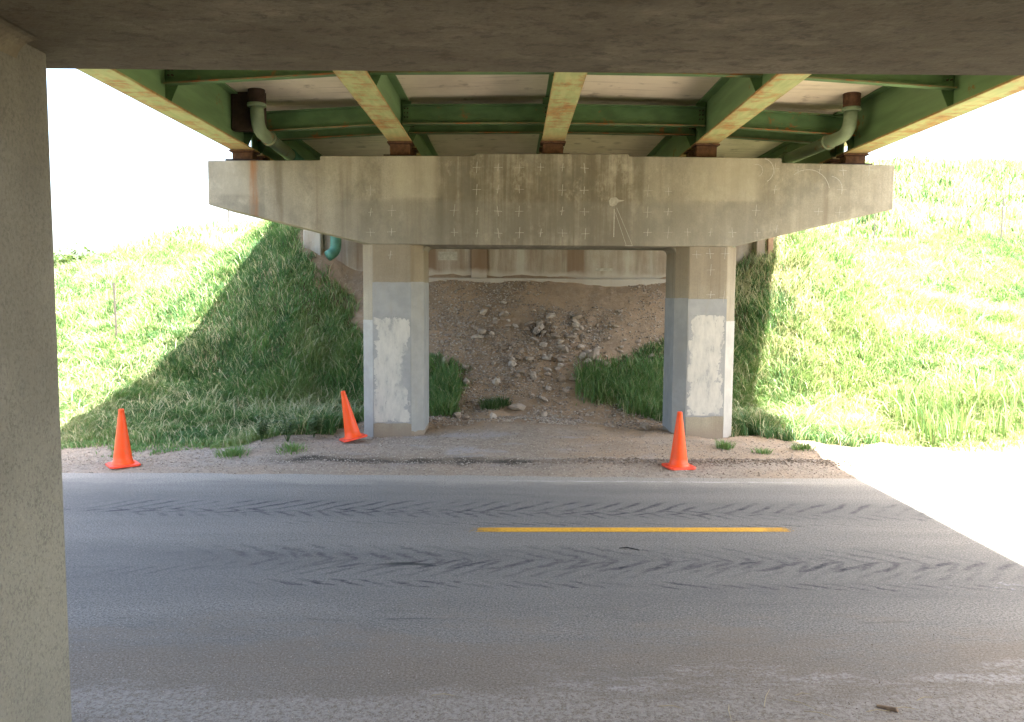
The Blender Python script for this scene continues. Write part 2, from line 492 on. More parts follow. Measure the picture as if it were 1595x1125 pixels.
    wy = m.add(m.y, m.mul(m.sub(nd, 0.5), 1.3))
    wpatch = m.rng(m.noise(m.scl(1.1, 3.5, 1), 1.3, 7, 0.8), 0.44, 0.60)
    salt = m.rng(m.noise(scale=24, detail=4, rough=0.85), 0.40, 0.58)
    f = m.mul(m.mul(m.band(wy, 4.86, 0.06, 0.16), m.mul(wpatch, m.rng(m.x, -0.2, 0.8))), salt)
    c = m.mix(m.mul(f, 0.5), c, (0.44, 0.43, 0.42))
    c = m.mix(m.mul(m.mul(m.band(wy, 4.45, 0.10, 0.22), salt), 0.5), c, (0.37, 0.35, 0.32))
    far = m.rng(m.add(m.y, m.mul(m.sub(nd, 0.5), 0.8)), 9.85, 10.35)
    c = m.mix(m.mul(m.mul(far, m.rng(agg, 0.62, 0.42)), 0.75), c, (0.42, 0.39, 0.33))
    el = m.mul(m.band(m.add(m.y, m.mul(m.sub(nd, 0.5), 0.09)), 10.27, 0.012, 0.05), m.rng(m.noise(m.scl(3.0, 14, 1), 1.5, 6, 0.75), 0.42, 0.62))
    c = m.mix(m.mul(m.mul(el, m.mul(m.rng(m.x, -1.0, 1.0), m.rng(m.x, 4.6, 2.8))), 0.6), c, (0.52, 0.52, 0.50))
    sc = m.mul(m.band(m.y, 6.45, 0.10, 0.18), m.mul(m.rng(m.noise(m.scl(3, 3, 1), 1.4, 5, 0.7), 0.58, 0.70), m.rng(m.x, 2.8, 4.4)))
    c = m.mix(m.mul(sc, 0.5), c, (0.40, 0.43, 0.47))
    h = m.add(agg, m.mul(m.math('SUBTRACT', 1.0, chip), 0.5))
    o = m.done(c, 0.92, m.bump(h, 0.4, 0.005))
    m.b.inputs['Specular IOR Level'].default_value = 0.12
    return o

def mat_ground():
    m = MT('bank_soil_and_gravel', 0.95)
    g = m.attr('grassy')
    gr = m.attr('gravelly')
    wet = m.attr('damp')
    n = m.noise(scale=1.3, detail=6, rough=0.65)
    n2 = m.noise(scale=8, detail=6, rough=0.7)
    fine = m.noise(scale=22, detail=5, rough=0.85)
    v, vc = m.voro(scale=22)
    dirt = m.mix(m.rng(n, 0.3, 0.7), (0.37, 0.268, 0.172), (0.26, 0.195, 0.13))
    dirt = m.mix(m.mul(m.rng(n2, 0.45, 0.7), 0.5), dirt, (0.40, 0.32, 0.235))
    dirt = m.mix(m.mul(m.rng(fine, 0.5, 0.7), 0.5), dirt, (0.15, 0.115, 0.085))
    grey = m.mix(m.rng(n2, 0.35, 0.65), (0.33, 0.29, 0.24), (0.24, 0.21, 0.17))
    grey = m.mix(m.rng(v, 0.1, 0.5, 0.55, 0.0), grey, (0.40, 0.375, 0.33))
    grey = m.mix(m.mul(m.rng(fine, 0.48, 0.68), 0.55), grey, (0.10, 0.088, 0.075))
    c = m.mix(gr, dirt, grey)
    ash = m.mul(m.rng(m.noise(m.scl(0.8, 2.2, 1), 1.1, 5, 0.6), 0.52, 0.64), m.band(m.y, 12.2, 0.7, 0.7))
    c = m.mix(m.mul(m.mul(ash, m.band(m.x, 0.0, 1.6, 1.5)), 0.55), c, (0.33, 0.33, 0.34))
    soil = m.mix(n2, (0.10, 0.085, 0.05), (0.13, 0.13, 0.055))
    soil = m.mix(m.rng(m.noise(scale=1.1, detail=6, rough=0.7), 0.5, 0.62), soil, (0.30, 0.24, 0.15))
    c = m.mix(g, c, soil)
    c = m.mix(m.mul(wet, 0.85), c, (0.035, 0.032, 0.026))
    h = m.add(m.mul(n2, 1.0), m.mul(fine, 0.5))
    o = m.done(c, 0.95, m.bump(h, 0.9, 0.035))
    m.b.inputs['Specular IOR Level'].default_value = 0.1
    return o

def mat_leaf(name, cols, trans=0.35):
    m = MT(name, 0.6)
    t = m.attr('tint')
    c = cols[0]
    k = len(cols) - 1
    for i in range(k):
        c = m.mix(m.rng(t, i / k, (i + 1) / k), c, cols[i + 1])
    m.done(c, 0.6)
    tr = m.t.nodes.new('ShaderNodeBsdfTranslucent')
    m.setin(tr.inputs[0], m.mix(0.4, c, (0.16, 0.22, 0.02)))
    ms = m.t.nodes.new('ShaderNodeMixShader')
    ms.inputs[0].default_value = trans
    m.t.links.new(m.b.outputs[0], ms.inputs[1])
    m.t.links.new(tr.outputs[0], ms.inputs[2])
    m.t.links.new(ms.outputs[0], m.out.inputs[0])
    return m.m

def mat_simple(name, col, rough=0.8, var=0.25, scale=8, bump=0.2, dist=0.005):
    m = MT(name, rough)
    n = m.noise(scale=scale, detail=5, rough=0.65)
    c = m.mix(m.rng(n, 0.3, 0.7), col, tuple(v * (1 - var) for v in col))
    return m.done(c, rough, m.bump(n, bump, dist))

def mat_rock():
    m = MT('broken_stone', 0.9)
    oi = m.t.nodes.new('ShaderNodeObjectInfo')
    n = m.noise(scale=9, detail=6, rough=0.7)
    c = m.mix(oi.outputs['Random'], (0.26, 0.205, 0.15), (0.47, 0.41, 0.33))
    c = m.mix(m.mul(m.rng(n, 0.4, 0.7), 0.5), c, (0.15, 0.12, 0.09))
    return m.done(c, 0.9, m.bump(n, 0.6, 0.02))

def mat_pebble():
    m = MT('loose_gravel', 0.9)
    t = m.attr('tint')
    c = m.mix(t, (0.16, 0.125, 0.095), (0.46, 0.41, 0.34))
    return m.done(c, 0.9)

def mat_paint(name, c1, c2, under, wear=0.5, sheen=0.7):
    m = MT(name, sheen)
    n = m.noise(scale=3.0, detail=6, rough=0.65)
    roll = m.noise(m.scl(3.0, 3.0, 0.7), 2.0, 5, 0.6, 0.5)
    chip = m.noise(scale=13, detail=5, rough=0.65)
    c = m.mix(m.rng(n, 0.35, 0.65), c1, c2)
    c = m.mix(m.mul(m.rng(roll, 0.5, 0.66), 0.35), c, under)
    lo = 0.78 - 0.22 * wear
    c = m.mix(m.mul(m.rng(chip, lo, lo + 0.05), 0.85), c, under)
    return m.done(c, sheen, m.bump(roll, 0.25, 0.004))

def mat_white_patch():
    m = MT('brushed_white_cover_paint', 0.75)
    n = m.noise(scale=2.6, detail=8, rough=0.75)
    st = m.noise(m.scl(2.6, 1, 0.8), 3.0, 8, 0.75, 0.1)
    fine = m.noise(scale=28, detail=4, rough=0.8)
    right = m.math('GREATER_THAN', m.x, 0.6)
    xc = m.add(-2.01, m.mul(right, 3.245 + 2.01))
    zc = m.add(1.15, m.mul(right, 0.11))
    hw = m.sub(0.285, m.mul(right, 0.015))
    hh = m.sub(0.86, m.mul(right, 0.03))
    dx = m.math('ABSOLUTE', m.sub(m.x, xc)); dz = m.math('ABSOLUTE', m.sub(m.z, zc))
    e = m.math('MINIMUM', m.sub(hw, dx), m.sub(hh, dz))
    e = m.add(e, m.mul(m.sub(n, 0.5), 0.75))
    e = m.add(e, m.mul(m.sub(fine, 0.5), 0.03))
    mask = m.rng(e, -0.005, 0.012)
    # thin coat that lets the grey through along the lower right of the left patch
    g = m.rng(m.add(m.add(m.x, m.mul(m.sub(m.z, 1.1), -0.2)), m.mul(m.sub(n, 0.5), 0.5)), -1.93, -1.85)
    g = m.mul(m.mul(g, m.rng(m.z, 0.8, 0.95)), m.mul(m.rng(m.z, 1.65, 1.45), m.math('LESS_THAN', m.x, 0.6)))
    mask = m.mul(mask, m.sub(1.0, m.mul(g, 0.9)))
    mask = m.mul(mask, m.rng(st, 0.54, 0.66, 1.0, 0.15))
    mask = m.mul(mask, m.rng(fine, 0.64, 0.72, 1.0, 0.45))
    w = m.mix(m.rng(st, 0.35, 0.6), (0.52, 0.51, 0.45), (0.43, 0.425, 0.385))
    gy = m.mix(m.rng(n, 0.35, 0.65), (0.315, 0.325, 0.315), (0.24, 0.252, 0.248))
    dark = m.mul(m.rng(m.noise(m.scl(1.5, 1, 0.6), 7, 6, 0.75), 0.60, 0.68), 0.55)
    c = m.mix(mask, gy, w)
    c = m.mix(dark, c, (0.20, 0.20, 0.19))
    return m.done(c, 0.75, m.bump(st, 0.3, 0.004))

def mat_line():
    m = MT('worn_yellow_road_paint', 0.65)
    n = m.noise(scale=26, detail=5, rough=0.75)
    n2 = m.noise(m.scl(3, 8, 1), 1.2, 4)
    c = m.mix(m.rng(n, 0.35, 0.7), (0.70, 0.38, 0.03), (0.52, 0.28, 0.035))
    c = m.mix(m.mul(m.rng(m.noise(scale=34, detail=5, rough=0.85), 0.54, 0.64), 0.6), c, (0.25, 0.17, 0.07))
    m.done(c, 0.65)
    d = m.math('ABSOLUTE', m.sub(m.x, 1.27))            # distance from the dash middle
    edge = m.rng(d, 1.28, 1.78, 0.0, 1.0)
    keep = m.rng(m.add(m.sub(n, 0.5), m.mul(m.sub(1.0, edge), 0.62)), 0.10, 0.22)
    keep = m.mul(keep, m.rng(edge, 0.0, 0.25, 1.0, 0.72))
    keep = m.mul(keep, m.rng(m.noise(scale=48, detail=5, rough=0.85), 0.56, 0.64, 1.0, 0.3))
    tr = m.t.nodes.new('ShaderNodeBsdfTransparent')
    ms = m.t.nodes.new('ShaderNodeMixShader')
    m.t.links.new(keep, ms.inputs[0])
    m.t.links.new(tr.outputs[0], ms.inputs[1])
    m.t.links.new(m.b.outputs[0], ms.inputs[2])
    m.t.links.new(ms.outputs[0], m.out.inputs[0])
    return m.m

def mat_cone():
    m = MT('orange_cone_plastic', 0.45)
    n = m.noise(scale=18, detail=5, rough=0.7)
    c = m.mix(m.rng(n, 0.35, 0.75), (0.88, 0.085, 0.012), (0.80, 0.10, 0.02))
    c = m.mix(m.mul(m.rng(m.noise(scale=40, detail=3), 0.60, 0.72), 0.35), c, (0.45, 0.16, 0.08))
    m.done(c, 0.42, m.bump(n, 0.08, 0.002))
    m.b.inputs['Subsurface Weight'].default_value = 0.0
    return m.m

MAT = dict(
    cap=mat_concrete('pier_cap_concrete', (0.37, 0.345, 0.27), (0.27, 0.25, 0.19), 'cap'),
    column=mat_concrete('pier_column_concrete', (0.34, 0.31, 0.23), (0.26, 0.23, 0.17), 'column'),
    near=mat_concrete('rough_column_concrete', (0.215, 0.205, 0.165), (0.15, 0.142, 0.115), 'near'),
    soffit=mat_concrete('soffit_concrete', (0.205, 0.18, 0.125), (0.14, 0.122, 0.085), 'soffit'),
    abut=mat_concrete('abutment_concrete', (0.40, 0.37, 0.31), (0.32, 0.27, 0.21), 'abutment'),
    deck=mat_deck(),
    web=mat_steel('green_bridge_paint', (0.155, 0.255, 0.115), 0.15),
    brace=mat_steel('dark_green_brace_paint', (0.095, 0.175, 0.070), 0.3),
    bracelip=mat_steel('pale_brace_lip_paint', (0.17, 0.17, 0.08), 0.75),
    flange=mat_flange(),
    rust=mat_simple('brown_rust', (0.13, 0.065, 0.035), 0.85, 0.5, 14),
    darksteel=mat_simple('dark_rusted_steel', (0.055, 0.032, 0.022), 0.8, 0.5, 9),
    pipe=mat_steel('pale_green_pipe_paint', (0.21, 0.27, 0.16), 0.35),
    teal=mat_simple('teal_pipe_paint', (0.075, 0.22, 0.16), 0.5, 0.35, 7),
    grey_paint=mat_paint('blue_grey_cover_paint', (0.315, 0.325, 0.315), (0.262, 0.274, 0.268), (0.29, 0.28, 0.24), 0.25),
    white_paint=mat_white_patch(),
    edge_white=mat_paint('pale_edge_paint', (0.36, 0.35, 0.31), (0.30, 0.29, 0.26), (0.33, 0.31, 0.27), 0.5),
    chalk=mat_simple('white_chalk', (0.47, 0.46, 0.40), 0.95, 0.3, 30),
    mortar=mat_simple('pale_mortar', (0.43, 0.41, 0.34), 0.95, 0.3, 14),
    asphalt=mat_asphalt(), ground=mat_ground(), line=mat_line(), cone=mat_cone(),
    cone_base=mat_simple('red_orange_cone_base', (0.80, 0.075, 0.03), 0.5, 0.2, 12),
    rock=mat_rock(), pebble=mat_pebble(),
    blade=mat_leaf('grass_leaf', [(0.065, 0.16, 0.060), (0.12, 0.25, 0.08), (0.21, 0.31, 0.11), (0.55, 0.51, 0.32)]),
    blade_dark=mat_leaf('grass_leaf_painted_shade', [(0.025, 0.070, 0.030), (0.045, 0.105, 0.038), (0.085, 0.14, 0.055), (0.24, 0.23, 0.12)]),  # darker copy of the grass colours, shade under the bridge painted in
    weed=mat_leaf('weed_leaf', [(0.06, 0.12, 0.04), (0.13, 0.20, 0.08), (0.20, 0.25, 0.12)]),
    treeleaf=mat_leaf('tree_leaf', [(0.035, 0.075, 0.025), (0.07, 0.12, 0.035), (0.11, 0.16, 0.05)]),
    straw=mat_simple('dry_straw', (0.50, 0.42, 0.25), 0.9, 0.3, 20),
    dead=mat_simple('dead_stalk', (0.035, 0.032, 0.03), 0.9, 0.3, 20),
    bark=mat_simple('bark', (0.12, 0.09, 0.06), 0.9, 0.4, 10),
    wood=mat_simple('weathered_wood', (0.24, 0.17, 0.11), 0.9, 0.4, 20),
    post=mat_simple('rusty_fence_steel', (0.13, 0.115, 0.095), 0.8, 0.4, 15),
    tanwood=mat_simple('tan_timber', (0.34, 0.22, 0.14), 0.85, 0.35, 9),
)

# ------------------------------------------------------------------ ground, road
def axis(segs):
    out = [segs[0][0]]
    for a, b, st in segs:
        n = max(1, int(round((b - a) / st)))
        out += list(a + (b - a) * (np.arange(1, n + 1) / n))
    return np.array(out)

def grid_mesh(name, xs, ys, zf):
    X, Y = np.meshgrid(xs, ys)
    Z = zf(X, Y)
    nx, ny = len(xs), len(ys)
    co = np.stack([X, Y, Z], -1).reshape(-1, 3)
    i = np.arange(nx * ny).reshape(ny, nx)
    q = np.stack([i[:-1, :-1], i[:-1, 1:], i[1:, 1:], i[1:, :-1]], -1).reshape(-1, 4)
    me = bpy.data.meshes.new(name)
    me.vertices.add(len(co)); me.vertices.foreach_set('co', co.ravel())
    me.loops.add(q.size); me.loops.foreach_set('vertex_index', q.ravel().astype(np.int32))
    me.polygons.add(len(q)); me.polygons.foreach_set('loop_start', np.arange(0, q.size, 4, dtype=np.int32))
    me.polygons.foreach_set('use_smooth', np.ones(len(q), bool))
    me.update(); me.validate()
    return me, co

def set_attr(me, name, vals):
    a = me.attributes.new(name, 'FLOAT', 'POINT')
    a.data.foreach_set('value', np.asarray(vals, np.float32))

xs = axis([(-900, -100, 80), (-100, -40, 6), (-40, -14, 0.8), (-14, -6.5, 0.16), (-6.5, 7, 0.07), (7, 18, 0.16), (18, 45, 0.8), (45, 110, 6), (110, 900, 80)])
ys = axis([(-900, -60, 80), (-60, -8, 3), (-8, 2, 0.6), (2, 5.6, 0.12), (5.6, 10.2, 0.3), (10.2, 12.4, 0.05), (12.4, 19.4, 0.08), (19.4, 30, 0.3), (30, 50, 0.9), (50, 110, 5), (110, 900, 80)])
gm, gco = grid_mesh('ground', xs, ys, height)
gx, gy = gco[:, 0], gco[:, 1]
ga = grass_amount(gx, gy)
set_attr(gm, 'grassy', ga)
shoulder = sstep(14.6, 13.0, gy + 0.8 * fbm(gx, gy, 51, 3)) if False else (1 - sstep(13.0, 14.6, gy + 0.8 * fbm(gx, gy, 51, 3)))
gtone = np.clip(shoulder * (0.75 + 0.5 * fbm(gx * 0.8, gy * 1.4, 52, 3)) - 0.45 * np.exp(-((gx - 3.2) / 2.2) ** 2) * (gy > 11.3), 0, 1)
set_attr(gm, 'gravelly', gtone)
ry = 11.42 + 0.12 * fbm(gx * 0.5, gx * 0, 21, 2)
wob = fbm(gx * 3, gy * 5, 61, 3)
damp = np.exp(-((gy - ry + 0.03 * wob) / (0.21 + 0.12 * wob)) ** 2) * sstep(-3.8, -3.0, gx) * (1 - sstep(0.1, 1.2, gx)) * (1.1 + 1.2 * wob)
damp = np.maximum(damp, 0.75 * np.exp(-((gy - ry - 0.04) / 0.15) ** 2) * sstep(0.2, 0.8, gx) * (1 - sstep(4.2, 5.2, gx)) * (0.4 + 1.5 * np.clip(wob, 0, 1)))
set_attr(gm, 'damp', np.clip(damp, 0, 1))
tag(link_mesh('ground', gm, MAT['ground']), kind='structure', label='bare brown earth, gravel shoulder and banks under and beside the bridge')

rxs = axis([(-300, -20, 20), (-20, 20, 0.25), (20, 300, 20)])
rys = np.linspace(4.3, 10.55, 26)
def road_z(X, Y):
    crown = 0.035 * (1 - ((Y - 8.1) / 2.7) ** 2) * 0
    return crown + 0.0 * X
rm, rco = grid_mesh('road', rxs, rys, road_z)
co = rco.copy()
ye = (co[:, 1] - 4.3) / (10.55 - 4.3)
co[:, 1] += (ye == 1) * 0.10 * fbm(co[:, 0] * 1.2, co[:, 0] * 0, 71, 3)
rm.vertices.foreach_set('co', co.ravel())
tag(link_mesh('road', rm, MAT['asphalt']), kind='structure', label='grey worn asphalt road with dark tractor tyre prints')

bm = NB()
for i in range(40):
    x0 = -0.55 + 3.65 * i / 40; x1 = -0.55 + 3.65 * (i + 1) / 40
    w0 = 0.075
    a = [bm.verts.new(p) for p in ((x0, 8.09 - w0 + 0.024 * (x0 - 1.3), 0.004), (x1, 8.09 - w0 + 0.024 * (x1 - 1.3), 0.004), (x1, 8.09 + w0 + 0.024 * (x1 - 1.3), 0.004), (x0, 8.09 + w0 + 0.024 * (x0 - 1.3), 0.004))]
    bm.faces.new(a)
bmesh.ops.remove_doubles(bm, verts=bm.verts, dist=1e-4)
tag(obj('lane_marking', bm, MAT['line']), label='yellow centre line dash worn away at both ends on the road', cat='road marking')

# ------------------------------------------------------------------ piers
CHALK = [(-0.6, 4.52), (-0.25, 4.52), (0.1, 4.52), (0.45, 4.53), (0.81, 4.53), (1.17, 4.52), (-0.6, 4.16), (-0.25, 4.17), (0.1, 4.17), (0.81, 4.16), (1.17, 4.16), (2.22, 4.16), (2.56, 4.15), (-0.59, 3.81), (-0.25, 3.81), (0.1, 3.81), (0.81, 3.82), (1.18, 3.81), (2.22, 3.81), (2.56, 3.82), (-0.97, 3.82), (-0.97, 3.46), (-0.59, 3.45), (-0.24, 3.45), (0.11, 3.46), (0.46, 3.46), (0.82, 3.46), (1.2, 3.45), (2.23, 3.48), (2.57, 3.48), (2.89, 3.49), (3.27, 3.49), (3.63, 3.49), (-2.35, 4.14), (-2.35, 3.78), (-2.36, 3.45), (-2.0, 3.81), (-2.01, 3.46), (4.3, 4.53), (4.68, 4.51), (5.04, 4.52), (5.42, 4.51), (5.85, 4.52), (4.31, 4.19), (5.41, 4.2), (4.01, 3.85), (5.04, 3.84), (5.39, 3.83), (4.04, 3.49), (4.36, 3.55), (3.27, 3.14), (3.52, 3.14), (-2.03, 3.08), (3.05, 3.12), (3.29, 2.87), (3.3, 2.46), (3.52, 2.42)]
CX = 0.62
COLS = (-2.01, 3.25)
HW = 0.51          # column half width

def column_ring(cx, y0, y1, ch=0.19, off=0.0, hw=HW):
    a, b = cx - hw - off, cx + hw + off
    y0 -= off; y1 += off
    ch = ch + off * 0.41
    return [(a + ch, y0), (b - ch, y0), (b, y0 + ch), (b, y1 - ch), (b - ch, y1), (a + ch, y1), (a, y1 - ch), (a, y0 + ch)]

def build_pier(y0, y1, label, mcap, mcol, zs=3.245, cols=COLS):
    t = empty('bridge_pier', (CX, (y0 + y1) / 2, 0), label=label, cat='bridge pier', group='concrete bridge piers')
    inv = Matrix.Translation((-CX, -(y0 + y1) / 2, 0))
    bm = NB()
    prof = [(-5.03, 3.885), (-2.36, zs + 0.01), (3.66, zs + 0.01), (6.27, 3.885), (6.27, 4.605), (4.41, 4.63), (4.41, 4.705), (1.90, 4.72), (1.90, 4.755), (-0.63, 4.745), (-0.63, 4.71), (-3.18, 4.69), (-3.18, 4.62), (-5.03, 4.60)]
    # subdivide the long runs for an uneven arris
    add_prism_xz(bm, prof, y0, y1)
    o = obj('cap', bm, mcap, t, bevel=0.045, seg=2)
    o.data.transform(inv)
    for cx in cols:
        bm = NB()
        ring = column_ring(cx, y0 + 0.001, y1 - 0.001)
        zt = zs + 0.009
        n = 26
        prev = None
        for k in range(n + 1):
            z = -0.3 + (zt + 0.3) * k / n
            r = [bm.verts.new((x, y, z)) for x, y in ring]
            if prev:
                for i in range(8): bm.faces.new((prev[i], prev[(i + 1) % 8], r[(i + 1) % 8], r[i]))
            prev = r
        o = obj('column', bm, mcol, t, bevel=0.012, seg=1)
        o.data.transform(inv)
        # haunch fillet in the inner upper corner
        s = 1 if cx < CX else -1
        bm = NB()
        xi = cx + s * (HW - 0.003)
        rr = 0.10 if y0 > 8 else 0.08
        pts = [(xi, zs + 0.005)] + [(xi + s * (rr - rr * math.sin(a)), zs + 0.005 - rr + rr * math.cos(a)) for a in [R(q) for q in (0, 15, 30, 45, 60, 75, 90)]]
        pts = [(xi - s * 0.02, zs + 0.005)] + pts[1:] + [(xi - s * 0.02, zs + 0.005 - rr)]
        add_prism_xz(bm, pts, y0 + 0.19, y1 - (0.19 if y0 > 8 else 0.36))
        o = obj('corner_fillet', bm, mcap, t)
        o.data.transform(inv)
    return t, inv

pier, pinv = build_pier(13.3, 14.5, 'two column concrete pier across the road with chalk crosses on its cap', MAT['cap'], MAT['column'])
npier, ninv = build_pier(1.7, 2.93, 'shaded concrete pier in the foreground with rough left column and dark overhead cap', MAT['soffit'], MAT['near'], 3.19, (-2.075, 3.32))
FY = 13.3

def sub(name, bm, mat, parent, inv, **k):
    o = obj(name, bm, mat, parent, **k)
    o.data.transform(inv)
    return o

# chalk survey crosses, each its own small part
def cross_mesh(i):
    r = random.Random(i)
    bm = NB()
    h = r.uniform(0.055, 0.10); w = r.uniform(0.03, 0.08); t = r.uniform(0.003, 0.0055)
    dx = r.uniform(-0.012, 0.012)
    add_hex(bm, [(-t + dx, -0.0025, -h), (t + dx, -0.0025, -h), (t + dx, 0.001, -h), (-t + dx, 0.001, -h)],
            [(-t - dx, -0.0025, h), (t - dx, -0.0025, h), (t - dx, 0.001, h), (-t - dx, 0.001, h)])
    add_hex(bm, [(-w, -0.0035, -t * .7 + dx * .4), (w, -0.0035, -t * .7 - dx * .4), (w, 0.001, -t * .7 - dx * .4), (-w, 0.001, -t * .7 + dx * .4)],
            [(-w, -0.0035, t * .7 + dx * .4), (w, -0.0035, t * .7 - dx * .4), (w, 0.001, t * .7 - dx * .4), (-w, 0.001, t * .7 + dx * .4)])
    bmesh.ops.recalc_face_normals(bm, faces=bm.faces)
    me = bpy.data.meshes.new('chalk_cross'); bm.to_mesh(me); bm.free()
    me.materials.append(MAT['chalk'])
    return me
cms = [cross_mesh(i) for i in range(9)]
for i, (x, z) in enumerate(CHALK):
    o = bpy.data.objects.new('chalk_cross', cms[i % 9]); COL.objects.link(o)
    o.parent = pier
    o.location = (x - CX, FY - (13.3 + 14.5) / 2, z)

def chalk_stroke(pts, t=0.006, name='chalk_line'):
    bm = NB()
    for (xa, za), (xb, zb) in zip(pts, pts[1:]):
        d = Vector((xb - xa, 0, zb - za)); n = Vector((-d.z, 0, d.x)).normalized() * t
        A, B = Vector((xa, FY, za)), Vector((xb, FY, zb))
        o1 = Vector((0, -0.0022, 0)); o2 = Vector((0, 0.001, 0))
        add_hex(bm, [A - n + o1, A + n + o1, A + n + o2, A - n + o2], [B - n + o1, B + n + o1, B + n + o2, B - n + o2])
    return sub(name, bm, MAT['chalk'], pier, pinv)
chalk_stroke([(1.67, 3.86), (1.67, 3.40)], 0.007)
chalk_stroke([(1.71, 3.88), (1.98, 3.27)], 0.003)
chalk_stroke([(1.69, 3.80), (1.88, 3.26)], 0.003)
chalk_stroke([(1.86, 3.26), (1.99, 3.26)], 0.004)
def arc(cx, cz, r, a0, a1, n=12, sx=1.0):
    return [(cx + sx * r * math.cos(R(a0 + (a1 - a0) * k / n)), cz + r * math.sin(R(a0 + (a1 - a0) * k / n))) for k in range(n + 1)]
chalk_stroke(arc(4.08, 4.50, 0.20, -60, 75), 0.006, 'chalk_circle')
chalk_stroke(arc(4.00, 4.50, 0.10, -70, 110), 0.004, 'chalk_circle')
chalk_stroke(arc(4.85, 4.16, 0.36, 10, 130), 0.005, 'chalk_circle')
chalk_stroke(arc(5.20, 4.20, 0.22, -20, 80), 0.005, 'chalk_circle')
# mortar blob where a fixing was plugged
bm = NB()
pts = [(1.59, 3.92), (1.64, 3.90), (1.70, 3.92), (1.73, 3.965), (1.84, 4.0), (1.74, 4.01), (1.70, 4.05), (1.61, 4.04), (1.58, 3.99)]
add_prism_xz(bm, pts, FY - 0.006, FY + 0.002)
sub('mortar_plug', bm, MAT['mortar'], pier, pinv, bevel=0.002)

# cover paint on the columns: a thin skin round the facets, then ragged white patches
def paint_skin(cx, zlo, zhi, seed, faces, off=0.003, mat='grey_paint'):
    ring = column_ring(cx, 13.301, 14.499, off=off)
    bm = NB()
    r = random.Random(seed)
    for i in faces:
        (xa, ya), (xb, yb) = ring[i], ring[(i + 1) % 8]
        n = 8
        lo = [zlo + r.uniform(-0.012, 0.012) for _ in range(n + 1)]
        hi = [zhi + r.uniform(-0.004, 0.004) for _ in range(n + 1)]
        P = [(xa + (xb - xa) * k / n, ya + (yb - ya) * k / n) for k in range(n + 1)]
        L = [bm.verts.new((*P[k], lo[k])) for k in range(n + 1)]
        H = [bm.verts.new((*P[k], hi[k])) for k in range(n + 1)]
        for k in range(n): bm.faces.new((L[k], L[k + 1], H[k + 1], H[k]))
    return sub('cover_paint', bm, MAT[mat], pier, pinv)
paint_skin(COLS[0], 0.26, 2.63, 1, (0,))
paint_skin(COLS[0], 0.12, 2.64, 2, (1, 2))
paint_skin(COLS[0], 0.02, 2.0, 3, (7,), mat='edge_white')
paint_skin(COLS[1], 0.41, 2.39, 4, (0,))
paint_skin(COLS[1], 0.10, 2.40, 5, (6, 7))
paint_skin(COLS[1], 0.05, 2.02, 6, (1,), mat='edge_white')

def ragged(poly, seed, amp=0.02, step=0.05):
    r = random.Random(seed); out = []
    for (xa, za), (xb, zb) in zip(poly, poly[1:] + poly[:1]):
        L = math.hypot(xb - xa, zb - za); n = max(1, int(L / step))
        for k in range(n):
            f = k / n
            out.append((xa + (xb - xa) * f + r.uniform(-amp, amp), za + (zb - za) * f + r.uniform(-amp, amp)))
    return out
def white_patch(poly, seed, d=0.006):
    bm = NB()
    p = ragged(poly, seed, 0.004, 0.05)
    vs = [bm.verts.new((x, FY - d, z)) for x, z in p]
    from mathutils.geometry import tessellate_polygon
    for a, b, c in tessellate_polygon([[Vector((x, z, 0)) for x, z in p]]):
        if len({a, b, c}) == 3: bm.faces.new((vs[a], vs[b], vs[c]))
    return sub('white_paint_patch', bm, MAT['white_paint'], pier, pinv)
white_patch([(-2.315, 0.28), (-1.705, 0.28), (-1.705, 2.07), (-2.315, 2.07)], 3)
white_patch([(2.945, 0.43), (3.555, 0.43), (3.555, 2.12), (2.945, 2.12)], 5)

# ------------------------------------------------------------------ bridge steel and deck
GX = (-4.52, -1.89, 0.66, 3.22, 5.70)
GZ = (4.81, 4.965, 4.99, 4.965, 4.82)
def decktop(x): return 5.76 - 0.028 * abs(x - 0.65)

